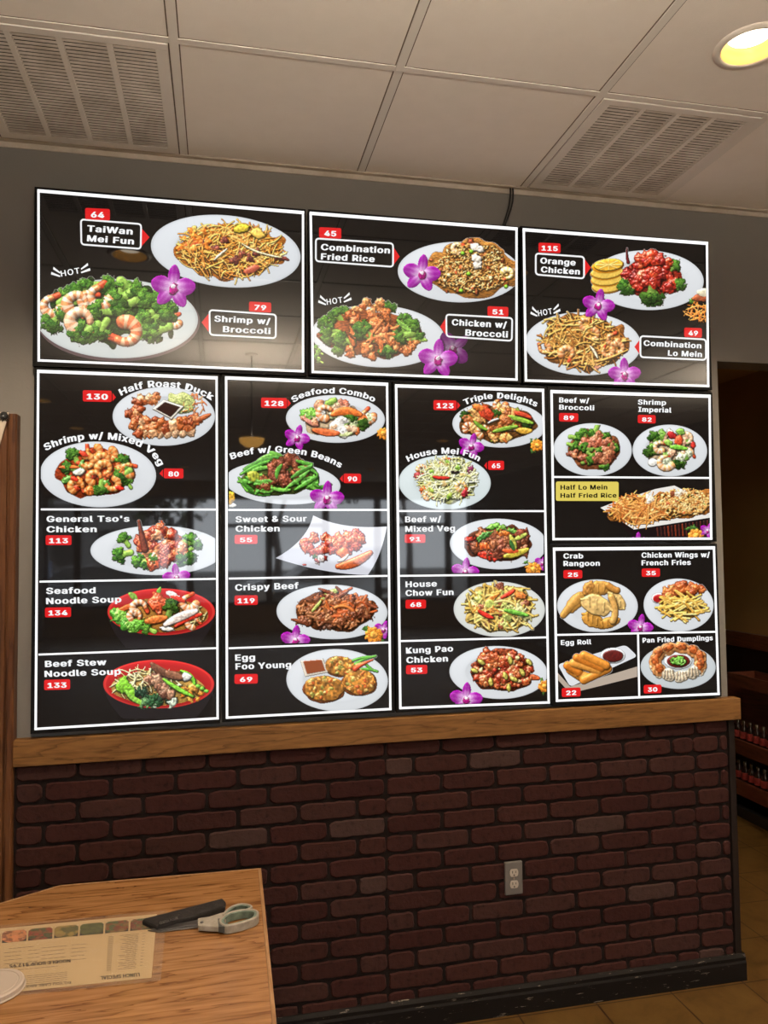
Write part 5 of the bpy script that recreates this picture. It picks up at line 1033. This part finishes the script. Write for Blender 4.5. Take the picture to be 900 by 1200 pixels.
# --- board F
F = Board([(459.5, 447.8), (641, 453.3), (648, 826.5), (465, 833)], [(464, 452.3), (636, 457.6), (642.7, 823), (469, 829.6)], 'tall glowing menu board listing triple delights and kung pao chicken')
c1, c2, c3, c4 = (467.5, 635.5, 455, 597), (469, 637, 600.5, 671.5), (469.5, 638.5, 676, 746), (470.5, 640.5, 752, 825)
F.divider((467, 598.9), (637.4, 599)); F.divider((468.5, 674.8), (638.4, 673)); F.divider((469.4, 751.2), (640, 746.8))
F.plate(585, 497.5, 55, 27, .03, c1)
P = Pic(538, 468, 630, 522); E_ = (583, 496, 42, 22); P.bed(E_, (120, 74, 34), 7); P.pieces(E_, 34, 6, [(190, 104, 46), (210, 140, 70), (150, 76, 34), (226, 160, 90), (140, 150, 50)], .5, .6)
P.blob(569, 484, 10, 7, .6, 10, 3, (206, 66, 38), .2, .5, .4); P.blob(562, 478, 9, 4, .3, 11, 2, (226, 120, 50), .2, .4); P.shrimp(586, 475, 10, 0, (206, 116, 60)); P.broc(546, 488, 7, 0, .6); P.broc(581, 486, 6, 1, .7); P.strip((600, 484), (612, 484), (622, 490), 3, (210, 70, 40), .5, 6); P.strip((596, 488), (610, 492), (624, 496), 3, (140, 180, 60), .4, 6); P.strip((556, 494), (562, 500), (570, 504), 2.4, (120, 160, 50), .4, 6); P.strip((578, 506), (592, 502), (606, 500), 2.6, (120, 160, 50), .4, 6); P.shrimp(566, 506, 10, 2, (204, 120, 60)); P.shrimp(600, 496, 10, 1, (206, 120, 56)); P.shrimp(550, 502, 9, 2.5, (190, 100, 44)); P.blob(592, 513, 9, 5, 0, 9, 2, (226, 180, 100), .2, .4); P.strip((606, 504), (614, 506), (622, 505), 4, (226, 170, 60), .4, 5); P.broc(616, 500, 6, 2.5, .5); P.strip((572, 496), (578, 492), (584, 491), 1.4, (246, 230, 210), .3, 8); F.food(P)
F.flower(552, 523, 16, .3, c1); F.carrot(629, 522, 9, c1)
F.plate(521, 565.5, 54, 31.8, .02, c1, (222, 232, 232))
P = Pic(484, 532, 562, 594); E_ = (523, 563, 33, 26); P.bed(E_, (196, 196, 120), 9); P.noodles(E_, 330, [(232, 232, 176), (220, 218, 150), (242, 240, 200), (206, 200, 120)], .75, (10, 24)); P.pieces((523, 563, 30, 24), 16, 4, [(130, 170, 60), (170, 190, 80), (236, 200, 130)], .3, .6)
P.strip((508, 559), (516, 561), (526, 560), 2.2, (206, 40, 30), .4, 8); P.shrimp(521, 541, 7, 1, (226, 170, 90)); P.shrimp(540, 570, 8, 2, (234, 180, 90)); P.shrimp(502, 581, 7, 2, (230, 160, 90)); P.shrimp(494, 550, 7, 3, (226, 150, 80)); P.pieces((491, 556, 4, 6), 4, 4, [(170, 60, 60)], .3); P.pieces((550, 552, 4, 6), 5, 4, [(110, 40, 70)], .3); P.pieces((545, 578, 5, 4), 4, 4, [(200, 50, 60)], .3); [P.blob(530 + 3 * k, 553 + (k % 2), 1.8, 1.4, 0, 16, 1, (40, 24, 26)) for k in range(3)]; P.pieces((496, 574, 4, 4), 3, 4, [(230, 110, 50)], .3); F.food(P, (190, 196, 190))
F.plate(584, 637.5, 57, 29.7, .02, c2)
P = Pic(544, 610, 626, 662); E_ = (584, 637, 38, 21); P.bed(E_, (110, 56, 32), 8); P.pieces(E_, 22, 7, BEEF + [(190, 110, 70), (170, 96, 60)], .5, .6); P.chunks((584, 636, 30, 15), 10, 8, BEEF + [(176, 110, 80)], .5)
for x, y, r, c in ((566, 628, 8, (70, 130, 50)), (550, 632, 6, (196, 50, 30)), (578, 617, 7, (110, 170, 60)), (588, 618, 6, (130, 180, 70)), (600, 622, 6, (100, 150, 60)), (590, 625, 7, (226, 110, 40)), (568, 640, 8, (226, 100, 40)), (570, 651, 11, (214, 48, 30)), (608, 624, 7, (150, 70, 46))): P.blob(x, y, r, r * .52, NR.uniform(-.6, .6), 11, 2.0, c, .3, .6, .75)
P.strip((598, 628), (602, 636), (604, 642), 3, (196, 190, 80), .4, 7); P.strip((604, 632), (610, 628), (616, 626), 3, (190, 200, 90), .4, 7); P.strip((592, 652), (604, 650), (618, 644), 4, (200, 180, 60), .4, 6); P.strip((590, 645), (600, 646), (606, 646), 3, (226, 90, 44), .4, 6); P.strip((598, 634), (600, 640), (602, 644), 2.4, (60, 110, 50), .4, 8); F.food(P)
F.flower(545, 670, 17, .15, c2); F.carrot(625, 667, 11, c2, (635, 660))
F.plate(585, 714, 53.5, 32.5, .02, c3, (224, 226, 220))
P = Pic(540, 680, 632, 746); E_ = (586, 713, 40, 27); P.bed(E_, (206, 170, 90), 8); P.noodles(E_, 120, [(226, 190, 100), (236, 204, 120), (206, 164, 74)], 1.4, (14, 34), 5); P.pieces(E_, 17, 7, [(206, 206, 110), (190, 196, 100), (220, 214, 140), (226, 140, 60)], .4, .7, 4)
for x, y in ((584, 690), (584, 706), (586, 716), (568, 712), (616, 710), (570, 728), (590, 731)): P.chunk(x, y, 7, [(150, 80, 50), (170, 104, 70), (126, 62, 40)], .5)
P.strip((588, 700), (596, 696), (602, 692), 2.6, (224, 56, 36), .5, 8); P.strip((561, 716), (568, 721), (577, 724), 2.8, (216, 46, 34), .5, 8); P.strip((592, 715), (604, 718), (618, 721), 2.8, (110, 176, 60), .5, 8); P.strip((570, 704), (578, 700), (584, 696), 2.8, (230, 130, 50), .5, 6); P.blob(610, 698, 7, 4, .3, 12, 2, (232, 130, 60), .2, .4); P.blob(574, 708, 6, 5, .5, 12, 2, (200, 206, 100), .2, .3); F.food(P, (196, 190, 170))
F.plate(584, 788, 57.5, 31, .03, c4)
P = Pic(540, 754, 634, 814); E_ = (586, 786, 40, 24); P.bed((586, 788, 37, 21), (130, 50, 24), 9); P.blob(582, 775, 26, 15, 0, -1, 4, (140, 56, 26), .3, .3, .4); P.mound_add(582, 775, 32, 19, 9, 1); P.chunks(E_, 62, 5.5, [(166, 68, 34), (190, 94, 46), (140, 46, 24), (206, 120, 66), (176, 60, 34)], .8); P.chunks((582, 772, 24, 11), 16, 5.5, [(166, 68, 34), (190, 94, 46), (150, 46, 24)], .8)
for x, y, a in ((598, 774, 1.3), (612, 788, 1.0), (602, 796, .4), (592, 792, 1.2), (596, 806, 1.5), (575, 799, 1.5), (564, 776, .6), (620, 776, .8), (556, 786, .4)): P.blob(x, y, 5, 2.7, a, 16, 2, (190, 176, 80), .2, .5, .2)
P.pieces((586, 786, 34, 20), 14, 2.6, [(232, 196, 130), (224, 60, 40)], .5, .3, 5); P.strip((616, 794), (624, 793), (631, 795), 3.6, (196, 84, 40), .6, 4); F.food(P)
F.flower(546, 819, 20, .1, c4); F.carrot(638, 804, 9, c4)
F.tag_(rq(507.7, 469, 534.7, 480.6, .02), '123', [(535.6, 471), (539, 475.3), (535.6, 479.4)]); F.text(('Triple Delights', [(544.6, 475), (560, 469.6), (585, 467), (606, 469.4), (628, 477)], 8))
F.text(('House Mei Fun', [(478, 541.2), (497, 534.4), (520, 531.6), (541, 533.4), (560.5, 540.8)], 8.2)); F.tag_(rq(571.6, 540, 590.4, 550.8), '65', [(570.3, 541.4), (567, 545.7), (570.3, 550)])
F.text(('Beef w/', [(474.5, 612), (516.8, 611.4)], 8), ('Mixed Veg', [(474.5, 623.2), (533, 622.2)], 8)); F.tag_(rq(473.9, 626.2, 498.3, 636.2), '91')
F.text(('House', [(475, 688), (511.8, 687)], 8), ('Chow Fun', [(475, 698.2), (531.3, 697)], 8)); F.tag_(rq(475, 702.8, 499, 713.2, -.01), '68')
F.text(('Kung Pao', [(475.6, 765.6), (530.8, 763)], 8.2), ('Chicken', [(476, 776.8), (524.8, 774.8)], 8.2)); F.tag_(rq(475.6, 779.4, 500.5, 790, -.02), '53')
# --- board G
G = Board([(642, 454), (835.5, 459.3), (838.5, 634.3), (644, 636.8)], [(646, 459), (831, 464.5), (833, 631.2), (648.4, 631.8)], 'squarish glowing menu board of beef with broccoli and a lo mein tray')
c1, c2 = (648.5, 831, 462, 558.3), (649, 832, 561, 630.5); G.divider((647.4, 559), (831.6, 560.2))
for cx, cy, rx, ry in ((694.3, 527, 46, 31), (784.8, 528, 43.7, 30.3)):
    G.plate(cx, cy, rx, ry, .03, c1)
    if cx < 700:
        P = Pic(662, 498, 730, 556); E_ = (695.5, 528, 29, 24); P.bed(E_, (140, 80, 46), 6); P.chunks(E_, 13, 7, [(150, 80, 52), (176, 104, 72), (126, 62, 40), (190, 120, 80)], .5)
        for x, y, r in ((676, 513, 7), (672, 523, 6), (684, 508, 6), (697, 507, 8), (708, 512, 7), (713, 520, 6), (685, 525, 7), (720, 525, 6), (701, 528, 5), (690, 539, 7), (708, 546, 6), (694, 535, 6)): P.broc(x, y, r, NR.rand() * 6, .95)
        P.chunks((694, 519, 16, 6), 6, 6, [(190, 96, 66), (206, 120, 90)], .5)
    else:
        P = Pic(752, 498, 820, 554); P.mound(785, 526, 34, 28, 6); E_ = (785, 527, 28, 22); P.blob(785, 527, 26, 21, 0, -1, 2, (220, 190, 150), .2); P.pieces(E_, 20, 6, [(240, 230, 214), (130, 180, 70), (232, 180, 140), (214, 220, 180)], .4)
        P.broc(767, 513, 8, 1.4, .8); P.broc(762, 530, 8, 0, .7); P.broc(796, 542, 8, -1.2, .7); P.shrimp(773, 524, 9, 1, (236, 170, 110)); P.shrimp(780, 542, 12, .5, (238, 176, 110)); P.shrimp(804, 514, 9, 4, (240, 190, 140)); P.shrimp(806, 532, 9, 2, (234, 160, 100)); P.shrimp(774, 511, 6, 1); P.blob(787, 510, 6, 4, .5, 10, 2, (190, 40, 40), .15, .5); P.blob(795, 516, 5, 6, 0, 10, 2, (230, 90, 50), .15, .5); P.strip((786, 524), (794, 524), (804, 526), 3, (120, 190, 60), .4, 6); P.blob(797, 506, 5, 4, .3, 9, 2, (140, 190, 80)); P.blob(783, 519, 5, 4, .3, 10, 2, (150, 190, 80)); P.blob(765, 542, 6, 5, 0, 8, 2, (240, 236, 226), .05, .3); P.blob(812, 522, 3, 4, 0, 8, 2, (200, 50, 40))
    G.food(P)
G.poly(rrect([(651, 564.3), (724.5, 564.6), (724.5, 587.2), (651, 587)], 2.5), 'yellow_label', (226, 206, 96), -.003)
V, F_ = lettering([('Half Lo Mein', [(656.3, 573.8), (711.2, 573.6)], 6.4), ('Half Fried Rice', [(656.3, 583.2), (722, 583)], 6.2)], .036, 1.12); px_mesh('dish_name', V, F_, WALL, -.0036, INKB, G.t)
P = Pic(700, 566, 836, 632); X, Y = P.X, P.Y
tray = [(703.5, 595.5), (742.7, 620), (833, 606), (833, 632), (752, 632), (728, 616)]
G.poly([(705, 597), (742.7, 621), (832, 606.5), (832, 630), (740, 630), (728, 616)], 'tray_side_picture', (30, 20, 20), -.0011)
TR_ = Pic(735, 604, 836, 632); [TR_.strand([(770 + k * 4.2, 619 - k * .62), (771 + k * 4.2, 628)], 1.3, ((120, 46, 24) if 2 < k < 9 else (60, 30, 26)) if k % 2 else (80, 34, 26), 1) for k in range(15)]; TR_.shade(None).mesh('tray_ridge_picture', G.t, .0014, c2)
G.p = G.poly([(703.3, 595), (742.7, 620.6), (832, 606.6), (832, 590), (790, 569), (768, 573), (716, 590)], 'tray_picture', (236, 232, 226), -.0013); G.pc = (704, 832, 561, 630)
P.mound(775, 596, 66, 28, 10); tri = (Y > 566) & ((Y - 592) - (X - 711) * .72 < 0) & (Y - (617.4 - (X - 743) * .155) < 0) & (Y - (592 - np.clip(X - 714, 0, 60) * .36 - 4 * np.clip((X - 770) / 20, 0, 1)) > -np.clip(np.minimum(X - 714, 40), 0, 40) * .12)
[P.blob(x, y, rx, ry, -.12, 0, 3, (190, 116, 48), .3, .1, .3) for x, y, rx, ry in ((745, 599, 32, 14), (776, 594, 34, 16), (806, 590, 36, 17), (770, 602, 40, 9), (812, 597, 26, 9))]; E_ = (749, 597, 34, 17); P.noodles(E_, 240, [(216, 140, 64), (232, 166, 90), (190, 104, 44)], 1.0, (12, 26)); P.noodles((752, 603, 20, 12), 50, [(216, 140, 64), (232, 166, 90)], 1.0, (12, 24))
P.scatter((802, 587, 36, 18), 620, 3.4, .95, RICE + [(180, 110, 50)], .3, 2); P.scatter((812, 594, 18, 12), 160, 3.4, .95, RICE, .3, 2); P.scatter((785, 597, 26, 12), 120, 3.4, .95, RICE, .3, 2); [P.chunk(x, y, 5, [(246, 230, 206), (238, 214, 180)], .3) for x, y in ((763, 588), (760, 584), (800, 577), (794, 580))]; P.pieces((800, 590, 28, 14), 14, 3, [(140, 70, 40), (120, 170, 60), (226, 110, 60)], .3); G.food(P, None)
G.flower(748, 635, 12, 0, c2); G.carrot(815, 628, 11, c2, (829, 622))
G.text(('Beef w/', [(654.7, 471.6), (690, 472.4)], 6.8), ('Broccoli', [(654.7, 480), (696, 481)], 6.8)); G.tag_(rq(654.7, 484, 677.3, 494, .02), '89')
G.text(('Shrimp', [(746.9, 474), (780, 474.8)], 6.8), ('Imperial', [(747.3, 482.6), (786.3, 483.6)], 6.8)); G.tag_(rq(746.9, 486.2, 767.9, 496, .02), '82')
# --- board H
H = Board([(643.5, 638.3), (839.5, 638), (845.8, 816.6), (648, 826.8)], [(649, 643.5), (836.2, 642), (841.6, 813), (652.4, 821)], 'squarish glowing menu board of crab rangoon, egg rolls and dumplings')
c1, c2, c3, c4 = (651.5, 836.5, 646, 740.5), (653, 746.5, 746, 818), (749.5, 839, 744, 814), 0
H.divider((651, 744), (838.6, 740.3)); H.divider((747.3, 742.5), (748.8, 816))
H.plate(700, 710, 47.3, 31, .02, c1)
P = Pic(656, 676, 740, 742); GL_ = [(222, 170, 92), (206, 146, 66), (234, 190, 116)]
def fold(cx, cy, rx, ry, a, h, col):
    P.blob(cx, cy, rx, ry, a, h, 3.4, col, .12, .3, .18, 3); ca, sa = math.cos(a), math.sin(a)
    for t in (-.5, 0, .5): P.strand([(cx + t * rx * ca, cy + t * rx * sa - ry * .5), (cx + t * rx * .9 * ca, cy + t * rx * .9 * sa + ry * .4)], .8, np.array(col) * .86, h + 3.2)
    P.strand([(cx - rx * ca, cy - rx * sa), (cx + ry * .9 * sa, cy - ry * .9 * ca), (cx + rx * ca, cy + rx * sa)], 1.6, np.array(col) * 1.06, h + 1.2)
fold(674, 706, 16, 8, 2.3, 2, GL_[1]); P.strand([(660, 721), (668, 710), (680, 700)], 4, (206, 146, 66), 3, .1, .3, .8, -.6); fold(701, 690, 16, 9, -.2, 3, GL_[1]); P.strand([(712, 686), (720, 692), (723, 692)], 4, (198, 134, 60), 5, .1, .3); fold(722, 704, 13, 8, .8, 3, GL_[2]); fold(694, 726, 13, 9, .5, 5, (204, 142, 58)); fold(712, 730, 14, 7, -.3, 4, (206, 140, 56)); fold(699, 709, 19, 12, .35, 9, GL_[2]); P.strand([(716, 700), (724, 716), (718, 728)], 4, (222, 166, 88), 8, .1, .3); P.blob(689, 690, 6, 9, .5, 5, 3, (196, 132, 60), .2, .3); H.food(P)
H.plate(795, 709, 41, 31, .03, c1)
P = Pic(760, 678, 834, 734); P.mound(800, 708, 34, 26, 5); P.blob(771.5, 701, 8.2, 6.4, 0, 1, 2, (236, 232, 230), .04, .3, .02); P.blob(771.5, 701.4, 6.6, 4.8, 0, 3, .5, (176, 26, 24), .1, .6, .05)
[P.chunk(x, y, 8, [(190, 88, 36), (214, 116, 54), (160, 66, 28)], .6) for x, y in ((781, 696), (792, 689), (800, 688), (808, 692), (818, 692), (788, 694), (812, 688))]
P.blob(799, 712, 24, 14, 0, 0, 4, (196, 140, 50), .2)
for _ in range(60): x, y = P.inside((799, 711, 25, 15)); a = NR.uniform(-.9, 1.1); l = NR.uniform(6, 10); P.strand([(x - l * math.cos(a), y - l * .7 * math.sin(a)), (x + l * math.cos(a), y + l * .7 * math.sin(a))], 1.35, [(238, 196, 100), (226, 176, 78), (246, 212, 126), (214, 160, 66)][NR.randint(4)], P.mnd(x, y) + 3 + NR.uniform(0, 2.5), .08, .3)
H.food(P); H.flower(750, 735, 16, .2, c1)
H.poly([(653.2, 788), (668, 804.6), (746.6, 781), (746.6, 793), (668, 812.5), (654, 797)], 'plate_side_picture', (186, 170, 154), -.0011)
H.p = H.poly(rrect([(653.2, 778.5), (733, 755.6), (747, 769), (668, 805)], 5), 'plate_picture', (226, 228, 232), -.0012); H.pc = c2
P = Pic(654, 756, 740, 802); P.strand([(663, 781), (668, 786), (674, 789)], 3, (60, 110, 60), 0)
for k, (a, b) in enumerate((((668, 785), (680, 793)), ((676, 789), (690, 794)), ((665, 780), (678, 788)), ((684, 797), (712, 784)), ((672, 777), (702, 786)), ((676, 771), (704, 783)), ((684, 768), (710, 780)))): P.strand([a, b], 5.2, [(226, 140, 50), (234, 156, 66), (216, 124, 40)][k % 3], k * 1.6, .1, .35, .9); P.blob(b[0], b[1], 3.6, 4.6, .4, k * 1.6 + 2, 2, (206, 112, 40), .2, .2)
P.bowl(718, 768.5, 14.6, 9.2, (236, 234, 232), (92, 22, 18)); H.food(P, (196, 198, 202))
H.plate(794.5, 781.5, 44, 25.8, .02, c3, (206, 212, 214))
P = Pic(758, 750, 836, 804); n = 11; seq = sorted([(math.sin(2 * math.pi * k / n + .28), k) for k in range(n)])
for sy, k in seq:
    a = 2 * math.pi * k / n + .28; x, y = 794.6 + 27 * math.cos(a), 776 + 16.5 * math.sin(a); wht = sy > .75
    P.blob(x, y, 9.5, 7.5, a + 1.57, 2 + 3 * sy + 3, 4, (232, 214, 184) if wht else (206, 136, 78), .2, .4, .25, 2.5)
    if not wht: P.blob(x + 3 * math.cos(a), y + 3.5, 8, 4, a + 1.57, 4.5 + 3 * sy, 3, (236, 212, 176), .12, .3, .3); P.blob(x, y - 2, 6, 4, a + 1.57, 9 + 3 * sy, 1.5, (176, 84, 36), .3, .5, .4)
    else: [P.strand([(x - 5 + 3 * j, y - 5), (x - 6 + 4 * j, y + 4)], .8, (206, 180, 146), 12.5) for j in range(4)]
P.bowl(794.6, 774.4, 16.4, 10, (240, 238, 236), (110, 24, 18)); P.H += 0; P.scatter((794.6, 774.6, 10.5, 6), 60, 3, 1.0, [(120, 190, 70), (150, 210, 100), (96, 160, 50)], .2, 12); H.food(P, (180, 184, 186))
H.text(('Crab', [(659.8, 654.4), (683, 654.2)], 7), ('Rangoon', [(659.8, 663.2), (702.5, 662.8)], 7)); H.tag_(rq(659.8, 668, 682, 677.8), '25')
H.text(('Chicken Wings w/', [(751.3, 653.4), (831.3, 652.8)], 7), ('French Fries', [(751.3, 662.4), (809, 661.8)], 7)); H.tag_(rq(751.5, 666.2, 773, 676, -.01), '35')
H.text(('Egg Roll', [(656.8, 755.6), (692.5, 754.6)], 6.6)); H.tag_(rq(658, 806.2, 680, 816.8, -.04), '22', None)
H.text(('Pan Fried Dumplings', [(752.5, 753), (834.8, 750)], 6.6)); H.tag_(rq(753.9, 802.6, 774.6, 812.6, -.03), '30')
